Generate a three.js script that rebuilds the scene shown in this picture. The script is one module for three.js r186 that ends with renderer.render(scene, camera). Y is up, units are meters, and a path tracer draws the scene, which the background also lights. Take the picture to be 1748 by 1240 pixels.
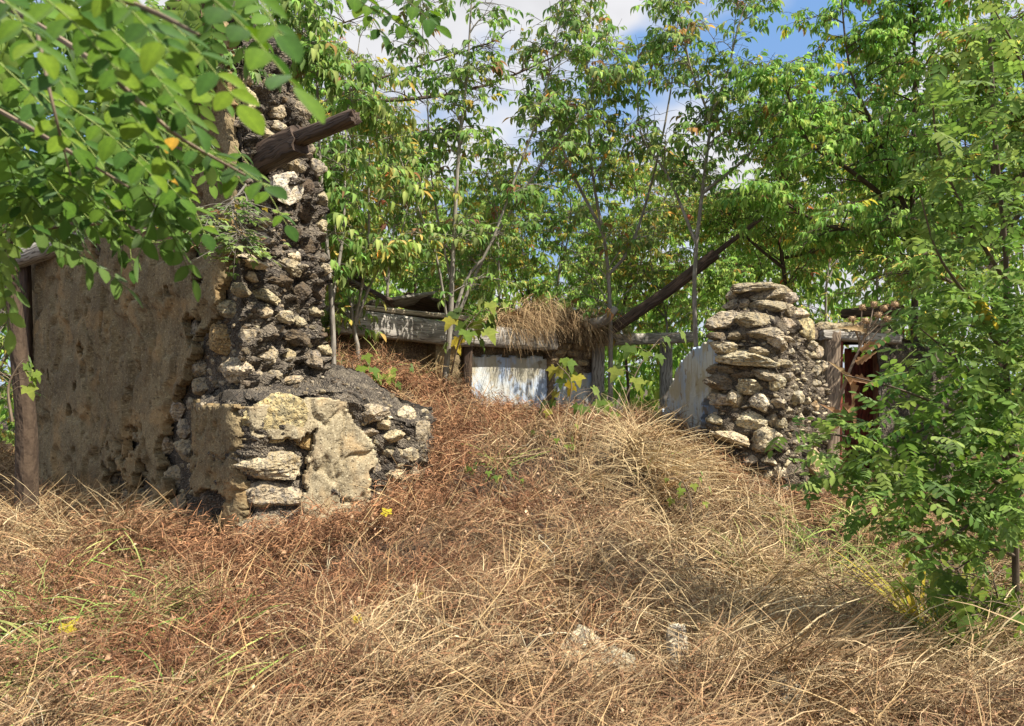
import * as THREE from 'three';
import { ImprovedNoise } from 'three/addons/math/ImprovedNoise.js';
import { MeshBVH } from 'three-mesh-bvh';
import { mergeGeometries, mergeVertices, toCreasedNormals } from 'three/addons/utils/BufferGeometryUtils.js';

// ------------------------------------------------------------------ camera, sky, sun, exposure
const W = 1748, Hh = 1240, F = 1330;                     // the photograph's pixels and focal length in pixels
const scene = new THREE.Scene();
const camera = new THREE.PerspectiveCamera(2 * Math.atan(Hh / 2 / F) * 180 / Math.PI, W / Hh, 0.05, 3000);
const EYE = new THREE.Vector3(0, 1.6, 0), PITCH = 40 / F;
camera.position.copy(EYE);
camera.lookAt(0, 1.6 + Math.tan(PITCH), -1);
camera.focus = 7.5; camera.userData.fStop = 6.5;
camera.updateMatrixWorld(true);
const renderer = new THREE.WebGLRenderer({ antialias: true });
renderer.toneMapping = THREE.LinearToneMapping;
renderer.toneMappingExposure = 1.8;
renderer.shadowMap.enabled = true;
const SUN = new THREE.Vector3(0.62, 1.0, 0.17).normalize();
const sun = new THREE.DirectionalLight(new THREE.Color(1.0, 0.94, 0.84), 5);
sun.position.copy(SUN).multiplyScalar(40); sun.castShadow = true; sun.shadow.radius = 1;
sun.shadow.mapSize.set(4096, 4096);
Object.assign(sun.shadow.camera, { left: -16, right: 16, top: 16, bottom: -16, near: 1, far: 90 });
sun.target.position.set(0, 1, -8); scene.add(sun, sun.target);

// ------------------------------------------------------------------ numbers and noise
function rng(seed) { let a = seed >>> 0; return () => { a = (a + 0x6D2B79F5) | 0; let t = Math.imul(a ^ (a >>> 15), 1 | a); t = (t + Math.imul(t ^ (t >>> 7), 61 | t)) ^ t; return ((t ^ (t >>> 14)) >>> 0) / 4294967296; }; }
const PN = new ImprovedNoise();
const noise = (x, y, z) => PN.noise(x, y, z);
function fbm(x, y, z, o = 4) { let s = 0, a = 1, n = 0; for (let i = 0; i < o; i++) { s += a * noise(x, y, z); n += a; a *= 0.5; x = x * 2.03 + 7.1; y = y * 2.03 + 3.7; z = z * 2.03 + 1.9; } return s / n; }
const clamp = (x, a = 0, b = 1) => Math.min(b, Math.max(a, x));
const lerp = (a, b, t) => a + (b - a) * t;
const sstep = (a, b, x) => { const t = clamp((x - a) / (b - a)); return t * t * (3 - 2 * t); };
const V = (x, y, z) => new THREE.Vector3(x, y, z);
const UPV = V(0, 1, 0);

// sky: blue air with broken white cloud, computed in every direction
{
  const w = 2048, h = 1024, data = new Float32Array(w * h * 4);
  for (let r = 0; r < h; r++) {
    const el = ((r + 0.5) / h - 0.5) * Math.PI, y = Math.sin(el);
    for (let c = 0; c < w; c++) {
      const az = ((c + 0.5) / w - 0.5) * 2 * Math.PI, x = Math.cos(el) * Math.cos(az), z = Math.cos(el) * Math.sin(az), k = (r * w + c) * 4;
      const e = clamp(y, 0, 1), hz = Math.pow(1 - e, 5);
      let R = lerp(0.24, 0.66, hz), G = lerp(0.47, 0.82, hz), B = lerp(0.90, 1.0, hz);
      const wx = fbm(x * 2 + 5, y * 4, z * 2 + 2, 3) * 0.35, n = fbm(x * 3.2 + wx + 36.18, y * 6.5 + wx, z * 3.2 + 23.04, 6) + 0.35 * fbm(x * 1.3 + 33, y * 2, z * 1.3 + 4, 2);
      const cl = sstep(-0.22, 0.14, n) * sstep(-0.02, 0.06, y), core = sstep(0.05, 0.4, n);
      const L = lerp(0.98, 0.86, core) + 0.12 * fbm(x * 9, y * 14, z * 9, 3);
      R = lerp(R, L, cl); G = lerp(G, L * 1.0, cl); B = lerp(B, L * 1.03, cl);
      if (y < 0) { R = 0.20; G = 0.19; B = 0.15; }
      data[k] = R * 0.5; data[k + 1] = G * 0.5; data[k + 2] = B * 0.5; data[k + 3] = 1;
    }
  }
  const t = new THREE.DataTexture(data, w, h, THREE.RGBAFormat, THREE.FloatType);
  t.mapping = THREE.EquirectangularReflectionMapping; t.magFilter = THREE.LinearFilter; t.minFilter = THREE.LinearFilter; t.needsUpdate = true;
  scene.background = t; scene.environment = t;
}

// ------------------------------------------------------------------ naming
const used = new Map();
function numbered(name) { const n = used.get(name) || 0; used.set(name, n + 1); return n ? `${name}_${String(n).padStart(3, '0')}` : name; }
function tag(o, label, category, group, kind) { o.userData.label = label; o.userData.category = category; if (group) o.userData.group = group; if (kind) o.userData.kind = kind; return o; }
function thing(name, label, category, at = V(0, 0, 0), group, kind) { const g = new THREE.Group(); g.name = numbered(name); g.position.copy(at); scene.add(g); return tag(g, label, category, group, kind); }
function mesh(name, geo, mat, parent = scene) { const m = new THREE.Mesh(geo, mat); m.name = numbered(name); m.castShadow = m.receiveShadow = true; parent.add(m); return m; }
// a mesh whose geometry is written in world places, put under a thing that stands somewhere
function worldMesh(name, geo, mat, parent) { const p = parent.position; if (parent !== scene) geo.translate(-p.x, -p.y, -p.z); return mesh(name, geo, mat, parent); }

// pixel of the photograph -> ray, point at a depth
const camRight = V(1, 0, 0).applyQuaternion(camera.quaternion), camUp = V(0, 1, 0).applyQuaternion(camera.quaternion), camFwd = V(0, 0, -1).applyQuaternion(camera.quaternion);
const ray = (px, py) => camFwd.clone().addScaledVector(camRight, (px - W / 2) / F).addScaledVector(camUp, (Hh / 2 - py) / F);
const at = (px, py, d) => EYE.clone().addScaledVector(ray(px, py), d);
const xz = (px, d) => { const p = at(px, 660, d); return [p.x, p.z]; };
function onPlane(px, py, p0, n) { const r = ray(px, py); return EYE.clone().addScaledVector(r, p0.clone().sub(EYE).dot(n) / r.dot(n)); }
function project(p) { const d = p.clone().sub(EYE), z = d.dot(camFwd); return [W / 2 + d.dot(camRight) / z * F, Hh / 2 - d.dot(camUp) / z * F, z]; }
function inPoly(x, y, P) { let c = false; for (let i = 0, j = P.length - 1; i < P.length; j = i++) if ((P[i][1] > y) !== (P[j][1] > y) && x < (P[j][0] - P[i][0]) * (y - P[i][1]) / (P[j][1] - P[i][1]) + P[i][0]) c = !c; return c; }

// ------------------------------------------------------------------ textures (colour, grain and fine relief only)
function pgrid(seed, n) { const r = rng(seed), g = []; for (let i = 0; i < n * n; i++) { const a = r() * 6.2832; g.push(Math.cos(a), Math.sin(a)); } return g; }
const GR = pgrid(77, 64);
function pn(x, y, per, off = 0) { // noise that repeats after `per` cells
  const ix = Math.floor(x), iy = Math.floor(y), fx = x - ix, fy = y - iy, u = fx * fx * fx * (fx * (fx * 6 - 15) + 10), v = fy * fy * fy * (fy * (fy * 6 - 15) + 10);
  const d = (i, j) => { const a = ((i % per) + per) % per, b = ((j % per) + per) % per, k = (((a * 7 + off * 13 + b * 29 + (a * b) % 11) % 64) + ((b * 3 + a * 17 + off) % 64) * 64) * 2; return GR[k] * (x - i) + GR[k + 1] * (y - j); };
  return 1.5 * lerp(lerp(d(ix, iy), d(ix + 1, iy), u), lerp(d(ix, iy + 1), d(ix + 1, iy + 1), u), v);
}
function pf(u, v, per, o = 4, off = 0, sx = 1) { let s = 0, a = 1, n = 0, p = per; for (let i = 0; i < o; i++) { s += a * pn(u * p * sx, v * p, p * Math.max(sx, 1), off + i * 5); n += a; a *= 0.55; p *= 2; } return s / n; }
function texture(size, fn, srgb, repeat = 1) {
  const d = new Uint8Array(size * size * 4);
  for (let j = 0; j < size; j++) for (let i = 0; i < size; i++) {
    const c = fn(i / size, j / size), k = (j * size + i) * 4;
    for (let q = 0; q < 3; q++) { let x = clamp(c.length ? c[q] : c); if (srgb) x = x <= 0.0031308 ? 12.92 * x : 1.055 * Math.pow(x, 1 / 2.4) - 0.055; d[k + q] = Math.round(x * 255); }
    d[k + 3] = 255;
  }
  const t = new THREE.DataTexture(d, size, size);
  if (srgb) t.colorSpace = THREE.SRGBColorSpace;
  t.wrapS = t.wrapT = THREE.RepeatWrapping; t.magFilter = THREE.LinearFilter; t.minFilter = THREE.LinearMipmapLinearFilter; t.generateMipmaps = true; t.repeat.set(repeat, repeat); t.needsUpdate = true;
  return t;
}
const mixc = (a, b, t) => [lerp(a[0], b[0], t), lerp(a[1], b[1], t), lerp(a[2], b[2], t)];
function mat(map, bump, bumpScale, rough = 0.95, extra = {}) { return new THREE.MeshStandardMaterial({ map, bumpMap: bump, bumpScale, roughness: rough, side: THREE.DoubleSide, ...extra }); }

const stoneMap = texture(512, (u, v) => {
  const n = pf(u, v, 4, 5), f = pf(u, v, 24, 3, 9), l = pf(u, v, 7, 4, 21);
  let c = mixc([0.40, 0.335, 0.22], [0.60, 0.53, 0.385], sstep(-0.3, 0.4, n));
  c = mixc(c, [0.17, 0.155, 0.13], sstep(0.02, 0.30, l) * 0.85); c = mixc(c, [0.30, 0.28, 0.25], sstep(0.05, 0.35, pf(u, v, 14, 3, 61)) * 0.7);           // grey lichen and dirt
  c = mixc(c, [0.50, 0.36, 0.17], sstep(0.18, 0.5, pf(u, v, 5, 3, 40)) * 0.45);
  return mixc(c, [0.12, 0.11, 0.09], sstep(0.22, 0.5, f) * 0.7);
}, true);
const stoneBump = texture(512, (u, v) => 0.55 + 0.5 * pf(u, v, 10, 5, 3) - 0.5 * sstep(0.15, 0.45, pf(u, v, 24, 3, 9)), false);
const earthMap = texture(512, (u, v) => {
  const n = pf(u, v, 5, 5, 2), f = pf(u, v, 30, 3, 11);
  let c = mixc([0.06, 0.047, 0.035], [0.17, 0.138, 0.098], sstep(-0.3, 0.45, n)); const g = pf(u, v, 90, 2, 23); c = mixc(c, [0.40, 0.34, 0.24], sstep(0.2, 0.5, g) * 0.6); c = mixc(c, [0.03, 0.025, 0.02], sstep(0.15, 0.45, -g) * 0.7);
  c = mixc(c, [0.33, 0.28, 0.21], sstep(0.25, 0.5, f) * 0.6);
  return mixc(c, [0.035, 0.03, 0.027], sstep(0.2, 0.55, -f) * 0.7);
}, true);
const earthBump = texture(512, (u, v) => 0.5 + 0.25 * pf(u, v, 8, 3, 5) + 0.4 * pf(u, v, 30, 3, 15) + 0.35 * pf(u, v, 80, 2, 23), false);
const plasterMap = texture(1024, (u, v) => {
  const n = pf(u, v, 3, 5, 7), f = pf(u, v, 48, 3, 17), s = pf(u, v, 12, 3, 31, 3);
  let c = mixc([0.125, 0.094, 0.052], [0.215, 0.17, 0.10], sstep(-0.35, 0.4, n)); c = mixc(c, [0.26, 0.215, 0.14], sstep(0.1, 0.4, pf(u, v, 2, 5, 57, 6)) * 0.3); c = mixc(c, [0.08, 0.062, 0.038], sstep(0.15, 0.4, pf(u, v, 3, 5, 63, 3)) * 0.5); const gt = pf(u, v, 120, 2, 67); c = mixc(c, [0.33, 0.28, 0.19], sstep(0.15, 0.5, gt) * 0.5); c = mixc(c, [0.06, 0.045, 0.028], sstep(0.15, 0.5, -gt) * 0.5);
  c = mixc(c, [0.30, 0.19, 0.085], sstep(0.05, 0.4, pf(u, v, 4, 3, 50)) * 0.5);
  
  c = mixc(c, [0.13, 0.09, 0.05], sstep(0.12, 0.4, pf(u, v, 7, 4, 91)) * 0.45); c = mixc(c, [0.42, 0.35, 0.22], sstep(0.25, 0.45, pf(u, v, 60, 2, 95)) * 0.3);
  return mixc(c, [0.07, 0.05, 0.03], sstep(0.24, 0.46, f) * 0.6);
}, true, 0.6);
const plasterBump = texture(1024, (u, v) => { const cr = 1 - sstep(0.0, 0.035, Math.abs(pf(u, v, 4, 4, 60))); return 0.6 + 0.25 * pf(u, v, 10, 4, 8) + 0.22 * pf(u, v, 40, 3, 18) - 0.28 * cr * sstep(-0.1, 0.25, pf(u, v, 3, 2, 70)) - 0.4 * sstep(0.25, 0.5, pf(u, v, 48, 3, 17)); }, false, 0.6);
const limeMap = texture(512, (u, v) => {   // old blue and white limewash with stains
  const n = pf(u, v, 3, 4, 12), s = pf(u, v, 3, 4, 14, 8);
  let c = mixc([0.55, 0.57, 0.55], [0.40, 0.49, 0.63], sstep(-0.15, 0.25, n));
  c = mixc(c, [0.40, 0.36, 0.28], sstep(0.0, 0.4, s) * 0.75); c = mixc(c, [0.42, 0.36, 0.22], sstep(0.05, 0.3, pf(u, v, 4, 4, 37)) * 0.7);
  return mixc(c, [0.26, 0.20, 0.12], sstep(0.22, 0.4, pf(u, v, 9, 4, 33)) * 0.85);
}, true);
const woodMap = texture(512, (u, v) => {   // grain runs along u
  const g = pf(u, v, 2, 5, 22) * 0.4, r = pn(u * 3, v * 40 + g * 6, 40, 5), f = pn(u * 8, v * 56 + g * 8, 56, 2);
  let c = mixc([0.23, 0.205, 0.17], [0.42, 0.385, 0.33], sstep(-0.4, 0.4, r));
  return mixc(c, [0.09, 0.075, 0.06], sstep(0.2, 0.6, f) * 0.75);
}, true);
const woodBump = texture(512, (u, v) => { const g = pf(u, v, 2, 5, 22) * 0.4; return 0.5 + 0.35 * pn(u * 3, v * 40 + g * 6, 40, 5) - 0.4 * sstep(0.2, 0.6, pn(u * 8, v * 56 + g * 8, 56, 2)); }, false);
const soilMap = texture(512, (u, v) => {
  const n = pf(u, v, 6, 5, 41), f = pf(u, v, 40, 3, 44);
  return mixc(mixc([0.045, 0.03, 0.02], [0.11, 0.075, 0.045], sstep(-0.3, 0.4, n)), [0.34, 0.25, 0.14], sstep(0.15, 0.45, f) * 0.6);
}, true);
const leafTex = texture(256, (u, v) => { // veins and blotches; u runs across the leaf, v along it
  const m = Math.abs(u - 0.5), vein = Math.abs(((v * 7 - m * 5) % 1 + 1) % 1 - 0.5), rib = 1 - sstep(0.015, 0.04, m), side = 1 - sstep(0.03, 0.09, vein), n = pf(u, v, 5, 4, 81), f = pf(u, v, 22, 2, 83);
  let c = mixc([0.78, 0.82, 0.7], [1, 1, 0.95], sstep(-0.4, 0.4, n)); c = mixc(c, [1.0, 1.0, 0.9], Math.max(rib, side * 0.35)); c = mixc(c, [0.75, 0.5, 0.25], sstep(0.33, 0.5, f) * 0.7); return c;
}, true);
const barkMap = texture(256, (u, v) => mixc([0.20, 0.17, 0.135], [0.36, 0.325, 0.27], sstep(-0.4, 0.5, pf(u, v, 6, 4, 52, 2))), true);
const barkBump = texture(256, (u, v) => 0.5 + 0.5 * pf(u, v, 8, 4, 54, 2), false);

const M = {
  stone: mat(stoneMap, stoneBump, 0.022, 0.95, { vertexColors: true }),
  earth: mat(earthMap, earthBump, 0.05, 1),
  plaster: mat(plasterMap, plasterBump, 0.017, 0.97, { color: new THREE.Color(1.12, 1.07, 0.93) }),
  lime: mat(limeMap, plasterBump, 0.005, 0.9),
  wood: mat(woodMap, woodBump, 0.008, 0.9),
  charred: mat(woodMap, woodBump, 0.012, 0.8, { color: new THREE.Color(0.22, 0.15, 0.11) }),
  postWood: mat(woodMap, woodBump, 0.006, 0.85, { color: new THREE.Color(0.72, 0.58, 0.46) }),
  redPaint: mat(woodMap, woodBump, 0.004, 0.7, { color: new THREE.Color(0.62, 0.16, 0.10) }),
  soil: mat(soilMap, earthBump, 0.03, 1),
  bark: mat(barkMap, barkBump, 0.004, 0.9),
  barkDark: mat(barkMap, barkBump, 0.004, 0.9, { color: new THREE.Color(0.38, 0.3, 0.24) }),
  barkRed: mat(barkMap, barkBump, 0.025, 0.95, { color: new THREE.Color(0.26, 0.19, 0.14) }),
  twig: mat(barkMap, null, 0, 0.9, { color: new THREE.Color(0.75, 0.62, 0.5) }),
  stalk: new THREE.MeshStandardMaterial({ color: new THREE.Color(0.22, 0.27, 0.06), roughness: 0.7 }),
  straw: new THREE.MeshStandardMaterial({ color: 0xffffff, vertexColors: true, roughness: 0.95, side: THREE.DoubleSide }),
  leaf: new THREE.MeshPhysicalMaterial({ color: 0xffffff, vertexColors: true, roughness: 1, specularIntensity: 0.35, transmission: 0.5, thickness: 0, side: THREE.DoubleSide }),
};
function leafMat(r, g, b) { const m = M.leaf.clone(); m.color.setRGB(r, g, b); m.map = leafTex; return m; }

// ------------------------------------------------------------------ a bag of triangles
class MB {
  constructor() { this.p = []; this.i = []; this.uv = []; this.c = []; }
  get n() { return this.p.length / 3; }
  v(x, y, z, u = 0, w = 0, c = null) { this.p.push(x, y, z); this.uv.push(u, w); if (c) this.c.push(c[0], c[1], c[2]); return this.n - 1; }
  tube(pts, radii, sides = 6, cap = true) { // pts: Vector3[], radii: number[]
    const base = this.n; let ref = V(0.31, 0.17, 0.93), len = 0;
    for (let k = 0; k < pts.length; k++) {
      const d = pts[Math.min(k + 1, pts.length - 1)].clone().sub(pts[Math.max(k - 1, 0)]).normalize();
      const a = ref.clone().addScaledVector(d, -ref.dot(d)).normalize(), b = d.clone().cross(a); ref = a;
      if (k) len += pts[k].distanceTo(pts[k - 1]);
      for (let s = 0; s <= sides; s++) { const t = s / sides * Math.PI * 2, q = pts[k].clone().addScaledVector(a, Math.cos(t) * radii[k]).addScaledVector(b, Math.sin(t) * radii[k]); this.v(q.x, q.y, q.z, s / sides * radii[0] * 6.28, len); }
    }
    for (let k = 0; k < pts.length - 1; k++) for (let s = 0; s < sides; s++) { const a = base + k * (sides + 1) + s, b = a + sides + 1; this.i.push(a, a + 1, b, b, a + 1, b + 1); }
    if (cap) for (const [k, flip] of [[0, 1], [pts.length - 1, 0]]) { const c = this.v(pts[k].x, pts[k].y, pts[k].z), r = base + k * (sides + 1); for (let s = 0; s < sides; s++) flip ? this.i.push(c, r + s + 1, r + s) : this.i.push(c, r + s, r + s + 1); }
  }
  geo() {
    const g = new THREE.BufferGeometry();
    g.setAttribute('position', new THREE.Float32BufferAttribute(this.p, 3)); g.setAttribute('uv', new THREE.Float32BufferAttribute(this.uv, 2));
    if (this.c.length) g.setAttribute('color', new THREE.Float32BufferAttribute(this.c, 3));
    g.setIndex(this.i); g.computeVertexNormals(); return g;
  }
}
const curve = (pts, n) => new THREE.CatmullRomCurve3(pts, false, 'centripetal').getPoints(n);
function boxUV(g) { // non-indexed: project each face along its main axis, in metres
  const p = g.attributes.position, uv = new Float32Array(p.count * 2), a = V(), b = V(), c = V();
  for (let t = 0; t < p.count; t += 3) {
    a.fromBufferAttribute(p, t); b.fromBufferAttribute(p, t + 1); c.fromBufferAttribute(p, t + 2);
    const n = b.clone().sub(a).cross(c.clone().sub(a)), x = Math.abs(n.x), y = Math.abs(n.y), z = Math.abs(n.z), q = [a, b, c];
    for (let k = 0; k < 3; k++) { const s = q[k]; const [u, w] = x > y && x > z ? [s.z, s.y] : y > z ? [s.x, s.z] : [s.x, s.y]; uv[(t + k) * 2] = u; uv[(t + k) * 2 + 1] = w; }
  }
  g.setAttribute('uv', new THREE.BufferAttribute(uv, 2)); return g;
}
// a rough stone: a blunt block cut by a few random planes, then weathered
const icos = new Map();
function ico(d) { if (!icos.has(d)) { const g = new THREE.IcosahedronGeometry(1, d); g.deleteAttribute('uv'); g.deleteAttribute('normal'); icos.set(d, mergeVertices(g, 1e-4)); } return icos.get(d).clone(); }
function rockGeo(seed, sx, sy, sz, detail, tone) {
  const r = rng(seed * 7919 + 13), g = ico(detail), p = g.attributes.position, d = V(), cuts = [], e = 3 + r() * 3, o = r() * 90;
  for (let k = 0; k < 17; k++) cuts.push([V(r() * 2 - 1, (r() * 2 - 1) * 0.8, r() * 2 - 1).normalize(), 0.62 + r() * 0.36]);
  for (let k = 0; k < p.count; k++) {
    d.fromBufferAttribute(p, k).normalize();
    let q = Math.pow(Math.abs(d.x) ** e + Math.abs(d.y) ** e + Math.abs(d.z) ** e, -1 / e);
    for (const [n, h] of cuts) { const x = d.dot(n); if (x > 0.05) q = Math.min(q, h / x); }
    q *= 1.08 + 0.13 * fbm(d.x * 1.7 + o, d.y * 2.6, d.z * 1.7, 2) + 0.17 * fbm(d.x * 4 + o, d.y * 11, d.z * 4, 3);
    p.setXYZ(k, d.x * q * sx, d.y * q * sy, d.z * q * sz);
  }
  let h = toCreasedNormals(g, 0.42); h = boxUV(h);
  const uv = h.attributes.uv, ou = r() * 5, ov = r() * 5, c = new Float32Array(h.attributes.position.count * 3);
  for (let k = 0; k < uv.count; k++) uv.setXY(k, uv.getX(k) * 2.2 + ou, uv.getY(k) * 2.2 + ov);
  for (let k = 0; k < c.length; k++) c[k] = tone[k % 3];
  h.setAttribute('color', new THREE.BufferAttribute(c, 3)); return h;
}
// a wall mass: a footprint raised from y0 to topY(x, z), its faces roughened
function mass({ foot, y0, topY, step = 0.04, rough = (p) => 0, uvs = 1 }) {
  const P0 = foot(0), per = []; // sample the perimeter evenly
  const m = P0.length, cnt = P0.map((a, i) => Math.max(2, Math.round(Math.hypot(P0[(i + 1) % m][0] - a[0], P0[(i + 1) % m][1] - a[1]) / step)));
  const loop = (t) => { const P = foot(t), out = []; for (let i = 0; i < m; i++) { const a = P[i], b = P[(i + 1) % m]; for (let k = 0; k < cnt[i]; k++) out.push([lerp(a[0], b[0], k / cnt[i]), lerp(a[1], b[1], k / cnt[i])]); } return out; };
  const mb = new MB(), L0 = loop(0), nt = L0.length, cx = P0.reduce((s, q) => s + q[0], 0) / m, cz = P0.reduce((s, q) => s + q[1], 0) / m;
  let hmax = 0; for (const q of P0) hmax = Math.max(hmax, topY(q[0], q[1]) - y0);
  const nv = Math.max(3, Math.round(hmax / step)), rings = [];
  const area = L0.reduce((s, a, i) => { const b = L0[(i + 1) % nt]; return s + a[0] * b[1] - b[0] * a[1]; }, 0), sg = area > 0 ? 1 : -1;
  for (let j = 0; j <= nv; j++) {
    const t = j / nv, L = loop(t), ring = []; let len = 0;
    for (let i = 0; i <= nt; i++) {
      const a = L[i % nt], pr = L[(i - 2 + nt) % nt], nx = L[(i + 2) % nt];
      let tx = nx[0] - pr[0], tz = nx[1] - pr[1]; const l = Math.hypot(tx, tz) || 1; tx /= l; tz /= l;
      const ox = sg * tz, oz = -sg * tx, top = topY(a[0], a[1]);
      const y = lerp(y0, top, t), d = rough(a[0], y, a[1], ox, oz) - 0.05 * sstep(0.94, 1, t);
      if (i) len += Math.hypot(a[0] - L[(i - 1) % nt][0], a[1] - L[(i - 1) % nt][1]);
      ring.push(mb.v(a[0] + ox * d, y, a[1] + oz * d, len * uvs, y * uvs));
    }
    rings.push(ring);
  }
  for (let j = 0; j < nv; j++) for (let i = 0; i < nt; i++) { const a = rings[j][i], b = rings[j][i + 1], c = rings[j + 1][i], d = rings[j + 1][i + 1]; sg > 0 ? mb.i.push(a, c, b, b, c, d) : mb.i.push(a, b, c, b, d, c); }
  // cap: rings shrinking toward the middle line
  let prev = rings[nv]; const P1 = loop(1), nc = 12;
  for (let k = 1; k <= nc; k++) {
    const s = 1 - k / nc, ring = [];
    for (let i = 0; i <= nt; i++) {
      const a = P1[i % nt], x = lerp(cx, a[0], s), z = lerp(cz, a[1], s), y = topY(x, z) + rough(x, topY(x, z) + 3, z, 0, 0) * 0.8;
      ring.push(mb.v(x, y, z, x * uvs, z * uvs));
    }
    for (let i = 0; i < nt; i++) { const a = prev[i], b = prev[i + 1], c = ring[i], d = ring[i + 1]; sg > 0 ? mb.i.push(a, c, b, b, c, d) : mb.i.push(a, b, c, b, d, c); }
    prev = ring;
  }
  return mb.geo();
}
// a skin of plaster with a thickness and a ragged edge: front(u, v) -> Vector3, normal n, keep(u, v)
function skin({ u0, u1, v0, v1, step, front, n, thick, keep, uvs = 1 }) {
  const nu = Math.round((u1 - u0) / step), nv = Math.round((v1 - v0) / step), mb = new MB(), id = new Map();
  const on = (i, j) => i >= 0 && j >= 0 && i < nu && j < nv && K[i * nv + j];
  const K = new Uint8Array(nu * nv); for (let i = 0; i < nu; i++) for (let j = 0; j < nv; j++) K[i * nv + j] = keep(u0 + (i + 0.5) * step, v0 + (j + 0.5) * step) ? 1 : 0;
  const vert = (i, j, b) => { const k = (i * (nv + 1) + j) * 2 + b; if (!id.has(k)) { const jx = noise(i * 0.9, j * 0.9, 3.3) * 0.45 * step, jy = noise(i * 0.9, j * 0.9, 9.3) * 0.45 * step, u = u0 + i * step + jx, v = v0 + j * step + jy, p = front(u, v); if (b) p.addScaledVector(n, -thick); id.set(k, mb.v(p.x, p.y, p.z, (u + b * thick * 0.8) * uvs, (v + b * thick * 0.6) * uvs)); } return id.get(k); };
  for (let i = 0; i < nu; i++) for (let j = 0; j < nv; j++) if (on(i, j)) {
    const a = vert(i, j, 0), b = vert(i + 1, j, 0), c = vert(i + 1, j + 1, 0), d = vert(i, j + 1, 0); mb.i.push(a, b, c, a, c, d);
    for (const [di, dj, p, q] of [[-1, 0, [i, j + 1], [i, j]], [1, 0, [i + 1, j], [i + 1, j + 1]], [0, -1, [i, j], [i + 1, j]], [0, 1, [i + 1, j + 1], [i, j + 1]]]) if (!on(i + di, j + dj)) {
      const A = vert(...p, 0), B = vert(...q, 0), C = vert(...q, 1), D = vert(...p, 1); mb.i.push(A, D, B, B, D, C);
    }
  }
  return mb.geo();
}
// a sawn or hewn timber from a to b, edges worn, w wide (towards side), h high
function timber(a, b, w, h, { seed = 1, wear = 0.012, taper = 1, roll = 0, bend = 0, round = 0.25, jag = 0.05 } = {}) {
  const L = a.distanceTo(b), nl = Math.max(8, Math.round(L / 0.05)), d = b.clone().sub(a).normalize(), side = d.clone().cross(Math.abs(d.y) > 0.9 ? V(0, 0, 1) : UPV).normalize(), up = side.clone().cross(d).normalize();
  const mb = new MB(), prof = []; const nr = 20;
  for (let k = 0; k < nr; k++) { const t = (k + 0.5) / nr * Math.PI * 2, e = lerp(9, 2, round), c = Math.cos(t), s = Math.sin(t), r = Math.pow(Math.abs(c) ** e + Math.abs(s) ** e, -1 / e); prof.push([c * r * w / 2, s * r * h / 2]); }
  const cr = Math.cos(roll), sr = Math.sin(roll);
  for (let j = 0; j <= nl; j++) {
    const t = j / nl, sc = lerp(1, taper, t), c = a.clone().lerp(b, t).addScaledVector(up, bend * Math.sin(t * Math.PI) + 0.4 * wear * noise(t * L * 1.5, seed, 2));
    for (let k = 0; k <= nr; k++) {
      const [x0, y0] = prof[k % nr], x = x0 * cr - y0 * sr, y = x0 * sr + y0 * cr, ang = (k % nr) / nr * 6.28, f = sc * (1 + wear * 9 * fbm(t * L * 1.2 + seed, Math.cos(ang) * 1.6, Math.sin(ang) * 1.6 + seed, 3));
      const end = (j === 0 ? -1 : j === nl ? 1 : 0) * jag * noise(Math.cos(ang) * 2 + seed, Math.sin(ang) * 2, j);
      const p = c.clone().addScaledVector(side, x * f).addScaledVector(up, y * f).addScaledVector(d, end);
      mb.v(p.x, p.y, p.z, t * L, (k / nr) * (w + h) * 2);
    }
  }
  for (let j = 0; j < nl; j++) for (let k = 0; k < nr; k++) { const p = j * (nr + 1) + k, q = p + nr + 1; mb.i.push(p, p + 1, q, q, p + 1, q + 1); }
  for (const [j, fl] of [[0, 1], [nl, 0]]) { const cp = a.clone().lerp(b, j / nl).addScaledVector(d, (j ? -1 : 1) * 0.01), c = mb.v(cp.x, cp.y, cp.z, 0, 0), o = j * (nr + 1), rim = []; for (let k = 0; k <= nr; k++) { const q = (o + k) * 3; rim.push(mb.v(mb.p[q], mb.p[q + 1], mb.p[q + 2], 0.02, k * 0.02)); } for (let k = 0; k < nr; k++) fl ? mb.i.push(c, rim[k + 1], rim[k]) : mb.i.push(c, rim[k], rim[k + 1]); }
  return mb.geo();
}

// ------------------------------------------------------------------ the ground: one sheet, heaped with rubble inside the ruin
const GP = [];   // x, z, height
for (const [px, py, d] of [
  [270, 935, 6.2], [430, 935, 5.8], [600, 930, 5.9], [720, 880, 6.3], [90, 900, 7.2], [0, 930, 6.6], [-200, 930, 7], [130, 1000, 5.4], [300, 1030, 5.2], [500, 1040, 5.1], [-100, 1060, 5],
  [760, 790, 6.9], [700, 1030, 5.0], [850, 900, 6.2], [1000, 1030, 5.2], [1000, 900, 6.4], [1150, 930, 6.2], [900, 760, 7.6], [1020, 755, 7.7], [1120, 765, 7.7], [1200, 800, 7.6], [1260, 870, 7.4], [1330, 900, 7.6], [1420, 880, 8.2],
  [820, 740, 8.6], [950, 730, 9.6], [1090, 735, 10], [870, 735, 10.5], [1000, 730, 11.5], [1150, 745, 9.5], [1060, 740, 12.5],
  [600, 620, 9.3], [640, 650, 8.6], [700, 640, 9.6], [760, 690, 9.3], [660, 720, 7.9], [720, 740, 7.5],
  [1400, 1030, 6], [1250, 1040, 5.6], [1600, 930, 8], [1600, 1050, 5.6], [1748, 1080, 5], [1850, 900, 8], [1500, 1150, 4.6], [1550, 850, 10],
]) { const p = at(px, py, d); GP.push([p.x, p.z, p.y]); }
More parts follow.
